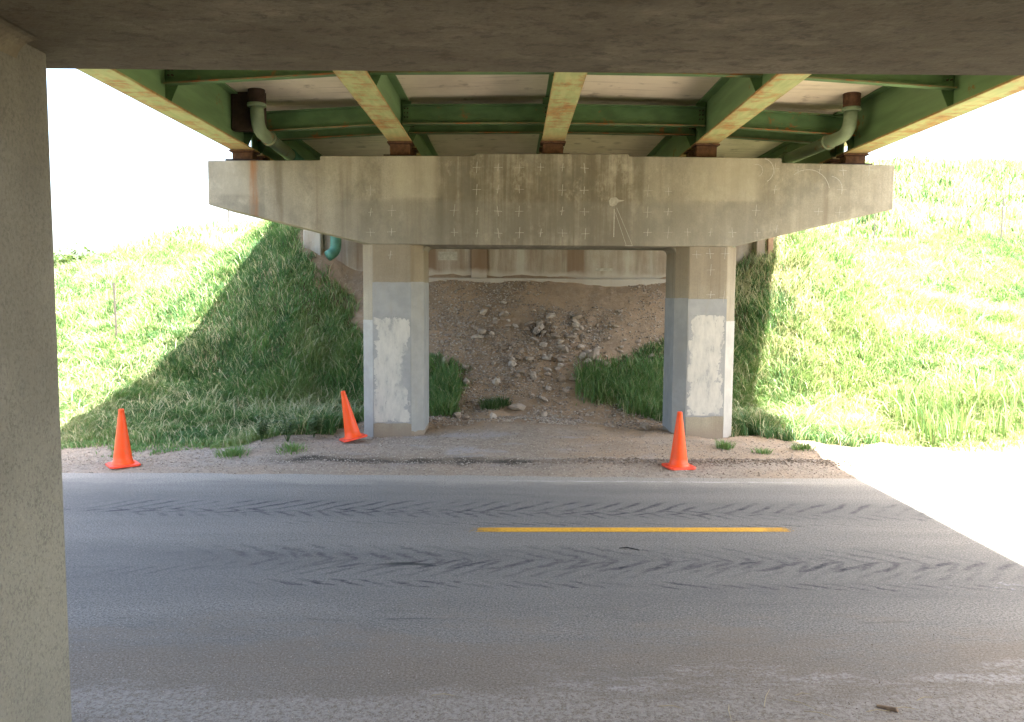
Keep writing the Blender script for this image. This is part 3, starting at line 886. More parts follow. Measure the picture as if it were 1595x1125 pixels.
def build_span(ya, yb, label, ends=(True, True), mids=(), piece_label=None):
    t = empty('bridge_span', (0.65, ya, 0), label=label, cat='bridge span', group='bridge spans on green steel girders')
    inv = Matrix.Translation((-0.65, -ya, 0))
    # deck slab
    bm = NB()
    ncell = 12
    xsd = [-5.0, -4.5, -1.9, 0.65, 3.2, 5.7, 6.95]
    low = [(x, decktop(x)) for x in xsd]
    high = [(x, decktop(x) + 0.22) for x in xsd[::-1]]
    add_prism_xz(bm, low + high, ya - 0.045, yb + 0.045)
    sub('deck_slab', bm, MAT['deck'], t, inv)
    for x0, x1 in ((-5.0, -4.75), (6.60, 6.87)):
        bm = NB(); z = decktop(x0) + 0.223
        add_box(bm, x0, x1, ya, yb, z, z + 0.20)
        sub('parapet', bm, MAT['near'], t, inv)
    for i, (gx_, gz_) in enumerate(zip(GX, GZ)):
        zt = decktop(gx_) - 0.003
        bm = NB()
        add_box(bm, gx_ - 0.009, gx_ + 0.009, ya + 0.03, yb - 0.03, gz_ + 0.03, zt - 0.025)
        web = sub('girder_web', bm, MAT['web'], t, inv)
        # flange centred on its own origin so rust can gather at its edges
        bm = NB()
        add_box(bm, -0.19, 0.19, 0.03, yb - ya - 0.03, 0, 0.029)
        f = obj('bottom_flange', bm, MAT['flange'], t, bevel=0.004)
        f.location = (gx_ - 0.65, 0, gz_)
        bm = NB()
        add_box(bm, gx_ - 0.13, gx_ + 0.13, ya + 0.03, yb - 0.03, zt - 0.0245, zt)
        sub('top_flange', bm, MAT['web'], t, inv)
    ys_ = ([ya + 0.30] if ends[0] else []) + list(mids) + ([yb - 0.34] if ends[1] else [])
    for yd in ys_:
        endd = yd not in mids
        # stiffener plates either side of each web, clipped at the foot
        for i, (gx_, gz_) in enumerate(zip(GX, GZ)):
            zt = decktop(gx_) - 0.03
            for s in (-1, 1):
                if (i == 0 and s < 0) or (i == 4 and s > 0):
                    continue
                bm = NB()
                x0 = gx_ + s * 0.010
                prof = [(x0, gz_ + 0.031), (x0 + s * 0.05, gz_ + 0.031), (x0 + s * 0.17, gz_ + 0.30), (x0 + s * 0.17, zt - 0.02), (x0, zt)]
                add_prism_xz(bm, prof, yd + 0.045, yd + 0.058)
                pl = sub('stiffener_plate', bm, MAT['brace'], t, inv)
                bm = NB()
                for bx in (0.08, 0.13):
                    for bz in (0.40, 0.47, 0.54):
                        cx_, cz_ = gx_ + s * bx, gz_ + bz
                        q = [(cx_ + 0.012 * math.cos(a), cz_ + 0.012 * math.sin(a)) for a in [R(60 * k) for k in range(6)]]
                        add_prism_xz(bm, q, yd - 0.028, yd - 0.0002)
                b = sub('bolt_group', bm, MAT['darksteel'], t, inv)
                tag(b, kind='stuff')
        for i in range(4):
            xa, xb = GX[i] + 0.05, GX[i + 1] - 0.05
            za, zb = GZ[i] + 0.27, GZ[i + 1] + 0.27
            hh = 0.32 if endd else 0.26
            bm = NB()
            add_hex(bm, [(xa, yd, za), (xb, yd, zb), (xb, yd + 0.012, zb), (xa, yd + 0.012, za)],
                    [(xa, yd, za + hh), (xb, yd, zb + hh), (xb, yd + 0.012, zb + hh), (xa, yd + 0.012, za + hh)])
            d = sub('cross_brace', bm, MAT['brace'], t, inv)
            for dz, w in ((0.0, 0.10), (hh - 0.012, 0.10)):
                bm = NB()
                add_hex(bm, [(xa, yd - w, za + dz), (xb, yd - w, zb + dz), (xb, yd - 0.0005, zb + dz), (xa, yd - 0.0005, za + dz)],
                        [(xa, yd - w, za + dz + 0.014), (xb, yd - w, zb + dz + 0.014), (xb, yd - 0.0005, zb + dz + 0.014), (xa, yd - 0.0005, za + dz + 0.014)])
                sub('brace_flange', bm, MAT['brace'], t, inv)
            bm = NB()
            zl = 0.002
            add_hex(bm, [(xa, yd - 0.106, za - zl), (xb, yd - 0.106, zb - zl), (xb, yd - 0.1005, zb - zl), (xa, yd - 0.1005, za - zl)],
                    [(xa, yd - 0.106, za + 0.019), (xb, yd - 0.106, zb + 0.019), (xb, yd - 0.1005, zb + 0.019), (xa, yd - 0.1005, za + 0.019)])
            sub('flange_edge', bm, MAT['bracelip'], t, inv)
    # bearings
    for yb_, on in ((ya + 0.24, ends[0]), (yb - 0.24, ends[1])):
        for i, (gx_, gz_) in enumerate(zip(GX, GZ)):
            zc = 4.62 if i in (0, 4) else (4.75 if i == 2 else 4.71)
            bm = NB()
            add_box(bm, gx_ - 0.27, gx_ + 0.27, yb_ - 0.17, yb_ + 0.17, zc - 0.012, zc + 0.035)
            sub('masonry_plate', bm, MAT['darksteel'], t, inv, bevel=0.004)
            bm = NB()
            add_box(bm, gx_ - 0.17, gx_ + 0.17, yb_ - 0.12, yb_ + 0.12, zc + 0.036, gz_ - 0.032)
            sub('rocker_block', bm, MAT['rust'], t, inv, bevel=0.01)
            bm = NB()
            add_box(bm, gx_ - 0.21, gx_ + 0.21, yb_ - 0.16, yb_ + 0.16, gz_ - 0.031, gz_ - 0.001)
            sub('sole_plate', bm, MAT['rust'], t, inv, bevel=0.004)
    return t

build_span(2.36, 13.86, 'green steel girder span directly over the road between the two piers', (False, True), (10.5,))
build_span(13.96, 19.05, 'end span behind the far pier reaching back to the abutment', (True, False), ())
# span behind the viewer, carrying the shade on
t = empty('bridge_span', (0.65, -3.0, 0), label='bridge span behind the foreground pier on the viewer side', cat='bridge span', group='bridge spans on green steel girders')
ninv2 = Matrix.Translation((-0.65, 3.0, 0))
bm = NB()
add_prism_xz(bm, [(-5.0, decktop(-5.0)), (0.65, decktop(0.65)), (6.95, decktop(6.95)), (6.95, decktop(6.95) + 0.22), (0.65, decktop(0.65) + 0.22), (-5.0, decktop(-5.0) + 0.22)], -3.0, 2.31)
sub('deck_slab', bm, MAT['deck'], t, ninv2)
for gx_, gz_ in zip(GX, GZ):
    bm = NB(); add_box(bm, gx_ - 0.01, gx_ + 0.01, -2.9, 2.26, gz_ + 0.03, decktop(gx_) - 0.003)
    sub('girder_web', bm, MAT['web'], t, ninv2)
    bm = NB(); add_box(bm, -0.19, 0.19, 0.1, 5.26, 0, 0.029)
    f = obj('bottom_flange', bm, MAT['flange'], t); f.location = (gx_ - 0.65, 0, gz_)
for x0, x1 in ((-5.0, -4.75), (6.60, 6.87)):
    bm = NB(); z = decktop(x0) + 0.223
    add_box(bm, x0, x1, -3.0, 2.32, z, z + 0.20)
    sub('parapet', bm, MAT['near'], t, ninv2)

# ------------------------------------------------------------------ abutment
ab = empty('abutment', (0.6, 18.9, 2.4), label='pale stained concrete abutment wall at the top of the dirt slope', cat='abutment')
ainv = Matrix.Translation((-0.6, -18.9, -2.4))
bm = NB(); add_box(bm, -4.45, 5.65, 18.85, 19.6, 2.0, 4.72); sub('breast_wall', bm, MAT['abut'], ab, ainv, bevel=0.02)
bm = NB(); add_box(bm, -5.0, 6.2, 19.12, 19.7, 4.722, 6.5); sub('back_wall', bm, MAT['abut'], ab, ainv)
bm = NB(); add_box(bm, -4.86, -4.452, 18.62, 19.8, 1.9, 5.4); sub('end_pilaster', bm, MAT['abut'], ab, ainv, bevel=0.02)
bm = NB(); add_box(bm, 5.652, 5.86, 18.62, 19.8, 1.9, 5.4); sub('end_pilaster', bm, MAT['abut'], ab, ainv, bevel=0.02)
bm = NB(); add_box(bm, -0.97, -0.60, 18.78, 18.849, 2.0, 4.7); sub('buttress', bm, MAT['abut'], ab, ainv, bevel=0.01)
bm = NB(); add_box(bm, -4.44, 5.64, 18.70, 18.848, 2.2, 2.84); sub('footing', bm, MAT['abut'], ab, ainv, bevel=0.02)
bm = NB(); add_box(bm, -1.75, -1.30, 18.842, 18.852, 3.25, 3.45); o = sub('repair_patch', bm, MAT['mortar'], ab, ainv)
bm = NB(); add_box(bm, 1.95, 2.35, 18.842, 18.852, 3.02, 3.09); sub('repair_patch', bm, MAT['mortar'], ab, ainv)
bm = NB(); add_box(bm, 5.90, 6.02, 18.55, 18.68, 2.5, 4.6)
tag(obj('timber_post', bm, MAT['tanwood'], bevel=0.01), label='tan timber post standing in sunlight at the right end of the abutment', cat='post')

# ------------------------------------------------------------------ drain pipes
def bend(p0, p1, p2, r, n=8):
    """points of a rounded corner at p1"""
    p0, p1, p2 = Vector(p0), Vector(p1), Vector(p2)
    a = p1 + (p0 - p1).normalized() * r
    b = p1 + (p2 - p1).normalized() * r
    return [a * (1 - t) ** 2 + p1 * 2 * t * (1 - t) + b * t * t for t in [k / n for k in range(n + 1)]]

def drain(x, dirx, label, mat_top, mat_pipe, mat_end):
    t = empty('drain_pipe', (x, 12.85, 5.7), label=label, cat='drain pipe', group='deck drain pipes')
    inv = Matrix.Translation((-x, -12.85, -5.7))
    rr = 0.105
    p0 = (x, 12.85, 5.70); p1 = (x, 12.88, 5.02); p2 = (x + dirx * 0.12, 14.9, 4.93)
    p3 = (x + dirx * 0.12, 18.42, 4.70); p4 = (x + dirx * 0.12, 18.42, 3.42); p5 = (x + dirx * 0.12 - 0.16, 18.30, 3.30)
    bm = NB(); add_tube(bm, [p0, (x, 12.85, 5.42)], [rr * 1.25, rr * 1.25], 18); sub('inlet_box', bm, MAT[mat_top], t, inv, smooth=False)
    bm = NB(); add_lathe(bm, [(rr * 0.9, 5.36), (rr * 1.35, 5.365), (rr * 1.4, 5.39), (rr * 1.35, 5.415), (rr * 0.9, 5.42)], 22, (x, 12.85)); sub('collar', bm, MAT[mat_pipe], t, inv)
    bm = NB(); add_tube(bm, [(x, 12.85, 5.40)] + bend(p0, p1, p2, 0.26) + bend(p1, p2, p3, 0.2)[:1], rr, 20); sub('elbow', bm, MAT[mat_pipe], t, inv, smooth=True)
    bm = NB(); add_lathe(bm, [(0, 0), (rr * 1.22, 0), (rr * 1.22, 0.07), (0, 0.07)], 20)
    o = obj('coupling', bm, MAT[mat_pipe], t); o.location = Vector((x + dirx * 0.035, 13.42, 4.995)) - Vector((x, 12.85, 5.7)); o.rotation_euler = (R(-90), 0, 0)
    bm = NB(); add_tube(bm, [(x + dirx * 0.12, 14.7, 4.94)] + bend(p2, p3, p4, 0.3) + bend(p3, p4, p5, 0.14) + [p5], rr * 1.18, 18); sub('run_to_outlet', bm, MAT[mat_end], t, inv, smooth=True)
    return t
drain(-4.06, 0.0, 'pale green drain pipe elbow beside the rusted left girder end', 'darksteel', 'pipe', 'teal')
drain(5.33, -3.0, 'pale green drain pipe with collar beside the right outer girder', 'rust', 'pipe', 'pipe')
bm = NB(); add_box(bm, -4.50, -3.98, 12.95, 13.10, 5.02, 5.66)
tag(obj('scupper_box', bm, MAT['darksteel'], bevel=0.01), label='dark rusted scupper box under the deck at the left girder', cat='scupper')

# ------------------------------------------------------------------ traffic cones
def make_cone():
    t = empty('traffic_cone', (0, 0, 0))
    H = 0.79
    bm = NB()
    c = 0.20; k = 0.045
    pts = [(-c + k, -c), (c - k, -c), (c, -c + k), (c, c - k), (c - k, c), (-c + k, c), (-c, c - k), (-c, -c + k)]
    add_hex(bm, [(x, y, 0.0) for x, y in pts], [(x * 0.97, y * 0.97, 0.028) for x, y in pts])
    obj('base', bm, MAT['cone_base'], t, bevel=0.006, seg=2)
    bm = NB()
    prof = [(0.152, 0.0285), (0.150, 0.036), (0.136, 0.046), (0.131, 0.06), (0.128, 0.075), (0.1245, 0.079)]
    for q in range(1, 12):
        z = 0.079 + (H - 0.10) * q / 12
        prof.append((0.1245 - (0.1245 - 0.036) * q / 12, z))
    prof += [(0.036, H - 0.03), (0.0375, H - 0.026), (0.034, H - 0.004), (0.030, H), (0.026, H - 0.004), (0.028, H - 0.10)]
    add_lathe(bm, prof, 40)
    obj('cone_body', bm, MAT['cone'], t, smooth=True)
    return t
cone = make_cone()
gz = lambda x, y: float(height(np.array([x]), np.array([y]))[0])
def set_cone(o, x, y, rz, label, tilt=(0, 0), dz=0.0):
    o.location = (x, y, gz(x, y) + 0.004 + dz)
    o.rotation_euler = (tilt[0], tilt[1], rz)
    tag(o, label=label, cat='traffic cone', group='orange traffic cones along the shoulder')
set_cone(cone, -5.40, 10.92, R(38), 'upright orange traffic cone at far left in front of the grassy bank')
set_cone(dup(cone), -2.56, 12.75, R(28), 'leaning orange traffic cone beside the left painted column', (R(-4), R(-11)), 0.045)
set_cone(dup(cone), 2.36, 11.08, R(12), 'upright orange traffic cone in front of the right painted column')

# ------------------------------------------------------------------ stones
def rock_mesh(seed, flat=0.6):
    r = random.Random(seed)
    bm = NB()
    bmesh.ops.create_icosphere(bm, subdivisions=1, radius=1.0)
    for v in bm.verts:
        v.co *= r.uniform(0.70, 1.15)
    sx, sy, sz = r.uniform(0.8, 1.35), r.uniform(0.6, 1.0), flat * r.uniform(0.6, 1.1)
    for v in bm.verts:
        v.co = Vector((v.co.x * sx, v.co.y * sy, v.co.z * sz))
    me = bpy.data.meshes.new('rubble_stone'); bm.to_mesh(me); bm.free()
    me.materials.append(MAT['rock'])
    return me
RM = [rock_mesh(100 + i) for i in range(16)]
def put_rock(x, y, s, label, group, name='rubble_stone', me=None, sink=0.15, tilt=0.5):
    o = bpy.data.objects.new(name, me or random.choice(RM)); COL.objects.link(o)
    o.location = (x, y, gz(x, y) + s * 0.5 * (1 - sink * 2))
    o.rotation_euler = (random.uniform(-tilt, tilt), random.uniform(-tilt, tilt), random.uniform(0, 6.28))
    o.scale = (s, s, s)
    tag(o, label=label, cat='stone', group=group)
    return o
random.seed(21)
RL = 'broken grey brown stone lying in the rubble spilled down the dirt slope'
RG = 'stones in the rubble on the dirt slope'
n = 0
while n < 230:
    # the spill: a tongue from upper middle to lower left and right
    y = random.uniform(15.6, 18.3)
    cx_ = 0.55 + 0.25 * math.sin(y * 2)
    wdt = {0: 1.6}.get(0) * (0.5 + 0.6 * math.exp(-((y - 16.7) / 0.9) ** 2))
    x = random.gauss(cx_, wdt * 0.75)
    if abs(x - 0.6) > 2.6: continue
    dens = math.exp(-((y - 16.8) / 0.75) ** 2)
    if random.random() > dens: continue
    s = random.choice((0.04, 0.05, 0.055, 0.065, 0.08, 0.10, 0.14)) * random.uniform(0.8, 1.2)
    put_rock(x, y, s, RL, RG); n += 1
for (x, y, s, l) in ((-1.03, 14.95, 0.13, 'pinkish pale stone pair left of the dirt slope beside the grass'),
                     (-0.35, 14.75, 0.12, 'white wedge shaped stone alone at the foot of the dirt slope'),
                     (-0.85, 14.65, 0.10, 'small round pale stone at the foot of the slope near the left column'),
                     (0.10, 15.35, 0.17, 'long flat tan stone at the foot of the rubble'),
                     (0.62, 14.9, 0.10, 'brown stone in the middle of the bare trodden dirt'),
                     (2.45, 14.3, 0.15, 'pale angular block beside the right column at the foot of the grass'),
                     (1.75, 14.3, 0.10, 'low flat stone half sunk in dirt left of the pale block'),
                     (1.40, 17.55, 0.11, 'large tan stone high on the dirt slope to the right'),
                     (-0.65, 17.9, 0.12, 'ochre stone high on the dirt slope below the brown buttress'),
                     (2.4, 17.9, 0.09, 'upper stone near the abutment foot on the right of the slope')):
    o = put_rock(x, y, s, l, None)

# small gravel as one mass
def pebbles(name, P, S_, T_, label):
    n = len(P)
    base = np.array([(1, 0, 0), (-1, 0, 0), (0, 1, 0), (0, -1, 0), (0, 0, 1), (0, 0, -1)], float)
    tri = np.array([(0, 2, 4), (2, 1, 4), (1, 3, 4), (3, 0, 4), (2, 0, 5), (1, 2, 5), (3, 1, 5), (0, 3, 5)])
    V = base[None] * rng.uniform(0.6, 1.3, (n, 6, 1)) * np.array([1, 1, 0.6])
    a = rng.uniform(0, 6.28, n); ca, sa = np.cos(a)[:, None], np.sin(a)[:, None]
    X = V[:, :, 0] * ca - V[:, :, 1] * sa; Y = V[:, :, 0] * sa + V[:, :, 1] * ca
    V = np.stack([X, Y, V[:, :, 2]], -1) * S_[:, None, None] + P[:, None, :]
    F = (tri[None] + (np.arange(n) * 6)[:, None, None]).reshape(-1, 3)
    me = tri_mesh(name, V.reshape(-1, 3), F)
    set_attr(me, 'tint', np.repeat(T_, 6))
    return tag(link_mesh(name, me, MAT['pebble']), label=label, kind='stuff', cat='gravel')

def tri_mesh(name, V, F):
    me = bpy.data.meshes.new(name)
    me.vertices.add(len(V)); me.vertices.foreach_set('co', V.astype(np.float32).ravel())
    me.loops.add(F.size); me.loops.foreach_set('vertex_index', F.astype(np.int32).ravel())
    me.polygons.add(len(F)); me.polygons.foreach_set('loop_start', np.arange(0, F.size, 3, dtype=np.int32))
    me.update()
    return me

n = 34000
px = rng.uniform(-7, 12, n); py = 10.5 + rng.beta(1.3, 1.8, n) * 3.6
k = (grass_amount(px, py) < 0.4)
px, py = px[k], py[k]
n2_ = 46000
qx = rng.normal(0.4, 2.0, n2_); qy = rng.uniform(14, 18.75, n2_)
k = (np.abs(qx - 0.6) < 4.5) & (fbm(qx * 1.3, qy * 1.3, 77, 3) > rng.uniform(-0.35, 0.35, n2_))
px = np.r_[px, qx[k]]; py = np.r_[py, qy[k]]
sz = 0.006 + 0.012 * rng.random(len(px)) ** 3 + 0.026 * (py > 14) * rng.random(len(px)) ** 3
pebbles('gravel', np.stack([px, py, height(px, py) + sz * 0.2], -1), sz, rng.random(len(px)), 'loose gravel scattered along the shoulder and dirt slope')
# dark dug-up clods along the rut, and grit near the viewer
n = 2600
px = rng.uniform(0.3, 4.9, n); py = 11.43 + 0.12 * fbm(px * 0.5, px * 0, 21, 2) + rng.normal(0, 0.10, n)
sz = 0.008 + 0.022 * rng.random(n) ** 2
o = pebbles('dirt_clods', np.stack([px, py, height(px, py) + sz * 0.2], -1), sz, rng.random(n) * 0.35, 'dark crumbled clods pushed up along the wheel rut')
n = 9000
px = rng.uniform(-3, 6.5, n); py = 4.3 + 1.3 * rng.random(n) ** 1.8
k = fbm(px * 0.9, py * 2, 83, 3) > -0.2
px, py = px[k], py[k]
sz = 0.002 + 0.004 * rng.random(len(px)) ** 3
o = pebbles('road_grit', np.stack([px, py, sz * 0.3], -1), sz, rng.random(len(px)), 'fine grit strewn on the near edge of the asphalt')

# ------------------------------------------------------------------ grass
def blades(name, x, y, h, mat, label, cat='grass', wid=None, lean=0.45, tint=None, kind='stuff', z=None, segs=3, lean_dir=None, loc=None):
    n = len(x)
    z = height(x, y) - 0.02 if z is None else z
    if wid is None: wid = 0.005 + 0.006 * rng.random(n)
    a = rng.uniform(0, 2 * math.pi, n)
    la = rng.uniform(0, 2 * math.pi, n) if lean_dir is None else lean_dir
    L = h * lean * (0.3 + rng.random(n) * 1.2)
    dx, dy = np.cos(la) * L, np.sin(la) * L
    wx, wy = np.cos(a) * wid, np.sin(a) * wid
    P = np.zeros((n, 5, 3))
    P[:, 0] = np.stack([x - wx, y - wy, z], -1)
    P[:, 1] = np.stack([x + wx, y + wy, z], -1)
    mx, my, mz = x + dx * 0.35, y + dy * 0.35, z + h * 0.62
    P[:, 2] = np.stack([mx - wx * .8, my - wy * .8, mz], -1)
    P[:, 3] = np.stack([mx + wx * .8, my + wy * .8, mz], -1)
    P[:, 4] = np.stack([x + dx, y + dy, z + h * (1 - 0.25 * np.minimum(L / h, 1))], -1)
    F = np.array([(0, 1, 3), (0, 3, 2), (2, 3, 4)])
    F = (F[None] + (np.arange(n) * 5)[:, None, None]).reshape(-1, 3)
    V = P.reshape(-1, 3)
    if loc is not None: V = V - np.array(loc)
    me = tri_mesh(name, V, F)
    t = rng.random(n) if tint is None else tint
    set_attr(me, 'tint', np.repeat(t, 5))
    o = link_mesh(name, me, mat)
    if loc is not None: o.location = loc
    if kind: tag(o, label=label, kind=kind, cat=cat)
    return o

CF = 1240 / 1595 * 2
def in_view(x, y, m=1.04):
    return (np.abs(x / y) < 0.643 * m)

def field(xa, xb, ya, yb, n, seed):
    r = np.random.default_rng(seed)
    # denser near the viewer
    u = r.random(n)
    y = 1 / (1 / ya + u * (1 / yb - 1 / ya))
    x = r.uniform(xa, xb, n)
    k = in_view(x, y)
    x, y = x[k], y[k]
    g = grass_amount(x, y)
    k = r.random(len(x)) < np.clip(g, 0, 1) * (0.55 + 0.9 * np.clip(fbm(x * 0.9, y * 0.9, seed, 3) + 0.5, 0, 1))
    x, y = x[k], y[k]
    # thin, bare-ish patches
    k = r.random(len(x)) < 0.25 + 0.75 * sstep(-0.42, -0.15, fbm(x * 0.8, y * 0.8, seed + 9, 3))
    return x[k], y[k]

def swirl(x, y):
    return 7.0 * fbm(x * 1.7, y * 1.7, 121, 3) + 1.5 + rng.normal(0, 1.5, len(x))

def hfield(x, y, base=0.24):
    n = fbm(x * 0.7, y * 0.7, 91, 3); c = fbm(x * 3.1, y * 3.1, 93, 2)
    yy = sstep(11.9, 13.8, y) * (1 - 0.5 * (1 - sstep(2.6, 3.6, np.abs(x - 0.6))))
    return base * (0.30 + 0.70 * yy) * np.clip(1.0 + 0.8 * n + 0.6 * c, 0.35, 1.8) * rng.uniform(0.55, 1.25, len(x))

def tints(x, y, straw=0.10):  # straw: pale blade share, real straw plus painted sun and glare
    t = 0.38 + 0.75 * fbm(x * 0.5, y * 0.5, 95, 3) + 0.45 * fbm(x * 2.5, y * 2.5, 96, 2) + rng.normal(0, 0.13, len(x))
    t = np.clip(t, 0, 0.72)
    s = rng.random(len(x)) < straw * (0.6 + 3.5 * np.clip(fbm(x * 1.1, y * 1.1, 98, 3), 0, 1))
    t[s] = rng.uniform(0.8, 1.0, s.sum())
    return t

x, y = field(-13, 0.2, 11.6, 24, 620000, 201)
blades('grass', x, y, hfield(x, y), MAT['blade'], lean=0.7, lean_dir=swirl(x, y), label='tall green grass covering the left bank, half in the bridge shade', tint=tints(x, y, 0.09 + 0.16 * sstep(-5.5, -8, x)))  # more pale blades outside the bridge shade, sun brightness put into the tint
x, y = field(0.8, 16.5, 11.8, 26, 560000, 202)
hh = hfield(x, y, 0.26)
blades('grass', x, y, hh, MAT['blade'], 'sunlit grass covering the bank right of the bridge', lean_dir=swirl(x, y), tint=tints(x, y, 0.36), lean=0.75)
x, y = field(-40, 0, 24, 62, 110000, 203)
blades('grass', x, y, hfield(x, y, 0.30), MAT['blade'], 'grass on the far left hillside, tinted pale for washed-out skyline glare', tint=tints(x, y, 0.75), wid=0.018 + 0.018 * rng.random(len(x)))  # straw share raised so skyline glare is painted into the blade colour
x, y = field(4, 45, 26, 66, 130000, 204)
blades('grass', x, y, hfield(x, y, 0.42), MAT['blade'], 'grass high on the far right hillside, tinted pale for skyline glare', tint=tints(x, y, 0.8), wid=0.018 + 0.018 * rng.random(len(x)))  # extra straw tint stands in for glare washing out the hilltop
x, y = field(-11, -2.5, 12.2, 22, 15000, 206)
blades('dead_stalks', x, y, hfield(x, y, 0.40), MAT['blade'], 'bleached dead stalks standing and lying in the left bank grass', cat='dead stalks', lean=1.0, tint=rng.uniform(0.78, 1.0, len(x)), wid=0.004 + 0.005 * rng.random(len(x)))
x, y = field(3.5, 14, 12.4, 24, 15000, 207)
blades('dead_stalks', x, y, hfield(x, y, 0.42), MAT['blade'], 'bleached dead stalks standing and lying in the right bank grass', cat='dead stalks', lean=1.0, tint=rng.uniform(0.78, 1.0, len(x)), wid=0.004 + 0.006 * rng.random(len(x)))
# taller reedy stand at the right
r_ = np.random.default_rng(205)
x = r_.uniform(6.9, 11.5, 5200); y = 12.9 + 2.0 * r_.random(5200) + 0.3 * fbm(x, x * 0, 8, 2)
k = in_view(x, y, 1.1) & (r_.random(len(x)) < 0.5 + fbm(x * 1.2, y, 6, 2))
x, y = x[k], y[k]
blades('reeds', x, y, r_.uniform(0.25, 0.85, len(x)), MAT['blade'], 'upright bright green reeds at the foot of the right bank', cat='reeds', lean=0.28, wid=0.009 + 0.005 * r_.random(len(x)), tint=r_.uniform(0.3, 0.9, len(x)))
# thick grass under the bridge, either side of the dirt slope
def thicket(cx, cy, sx, sy, n, hb, label):
    x = rng.normal(cx, sx, n); y = rng.normal(cy, sy, n)
    k = (np.abs(x - cx) < 2 * sx) & (np.abs(y - cy) < 2 * sy)
    x, y = x[k], y[k]
    return blades('grass', x, y, hb * rng.uniform(0.4, 1.2, len(x)), MAT['blade'], label, tint=np.clip(rng.normal(0.42, 0.25, len(x)), 0, 1), lean=0.5)
thicket(-1.40, 15.7, 0.17, 0.40, 2600, 0.36, 'dark grass clump in shade just right of the left column')
thicket(2.85, 15.8, 0.36, 0.36, 4200, 0.42, 'dense dark grass in shade left of the right column')
thicket(1.80, 16.1, 0.26, 0.24, 2300, 0.32, 'lower dark grass at the left edge of the shaded thicket')

def tuft(name, x, y, n, h, spread, mat, label, cat='grass tuft', lean=0.7, group=None, tint=None, wid=0.006):
    a = rng.uniform(0, 6.28, n); r = np.minimum(np.abs(rng.normal(0, spread, n)), 1.9 * spread)
    X, Y = x + r * np.cos(a), y + r * np.sin(a)
    o = blades(name, X, Y, h * rng.uniform(0.5, 1.15, n), mat, None, kind=None, lean=lean, lean_dir=a, wid=wid * rng.uniform(0.7, 1.3, n),
               tint=(rng.uniform(0.2, 0.8, n) if tint is None else np.full(n, tint) + rng.uniform(-.1, .1, n)), loc=(x, y, gz(x, y)))
    tag(o, label=label, cat=cat, group=group)
    return o
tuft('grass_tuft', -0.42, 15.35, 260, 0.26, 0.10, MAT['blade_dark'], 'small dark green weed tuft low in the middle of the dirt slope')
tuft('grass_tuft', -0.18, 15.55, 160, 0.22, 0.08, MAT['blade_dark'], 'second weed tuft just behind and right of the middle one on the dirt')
tuft('grass_tuft', 3.35, 12.35, 200, 0.17, 0.07, MAT['blade'], 'pale short grass tuft on the shoulder below the right column')
tuft('grass_tuft', 4.55, 12.25, 160, 0.15, 0.09, MAT['blade'], 'pale short grass tuft on the shoulder right of the right column')
tuft('grass_tuft', 3.85, 12.0, 110, 0.12, 0.08, MAT['blade'], 'sparse low tuft between the two tufts on the right shoulder')
tuft('grass_tuft', -4.15, 11.75, 240, 0.18, 0.13, MAT['blade'], 'low grass tuft on the gravel right of the far left cone')
tuft('grass_tuft', -3.35, 12.0, 200, 0.13, 0.12, MAT['blade'], 'thin yellowish tuft on the gravel between the two left cones')
tuft('dead_plant', 0.55, 17.35, 120, 0.20, 0.14, MAT['dead'], 'blackened dead plant lying above the rubble on the dirt slope', 'dead plant', lean=1.2)

# broad-leaved weeds
def weed(x, y, h, label, seed):
    r = random.Random(seed)
    t = empty('weed_plant', (x, y, gz(x, y)), label=label, cat='weed', group='broad leaved weeds at the foot of the left bank')
    bms = NB(); V = []; F = []; T = []
    for s in range(7):
        a = r.uniform(0, 6.28); ln = r.uniform(0.05, 0.35) * h
        top = Vector((math.cos(a) * ln * 1.2, math.sin(a) * ln * 1.2, h * r.uniform(0.6, 1.0)))
        pts = [Vector((0, 0, -0.02)), top * 0.5 + Vector((0, 0, 0.08 * h)), top]
        add_tube(bms, pts, [0.006, 0.005, 0.003], 5)
        for k in range(9):
            f = 0.35 + 0.65 * k / 8
            p = pts[0].lerp(top, f) + Vector((0, 0, 0.06 * h))
            for sgn in (-1, 1):
                d = Vector((math.cos(a + sgn * 1.3 + r.uniform(-.5, .5)), math.sin(a + sgn * 1.3 + r.uniform(-.5, .5)), r.uniform(-0.1, 0.35))).normalized()
                L = r.uniform(0.07, 0.13); w = L * 0.28
                side = d.cross(Vector((0, 0, 1))).normalized() * w
                i = len(V)
                V += [p, p + d * L * .45 + side, p + d * L - Vector((0, 0, 0.02)), p + d * L * .45 - side]
                F += [(i, i + 1, i + 2), (i, i + 2, i + 3)]; T += [r.random()] * 4
    obj('stem', bms, MAT['weed'], t)
    me = tri_mesh('foliage', np.array([tuple(v) for v in V]), np.array(F)); set_attr(me, 'tint', T)
    o = link_mesh('foliage', me, MAT['weed'], t); tag(o, kind='stuff')
weed(-4.05, 12.75, 0.42, 'left one of the broad leaved weeds at the foot of the bank', 1)
weed(-3.6, 12.65, 0.48, 'tallest broad leaved weed at the foot of the bank between the cones', 2)
weed(-3.25, 12.95, 0.36, 'small broad leaved weed nearest the leaning cone', 3)

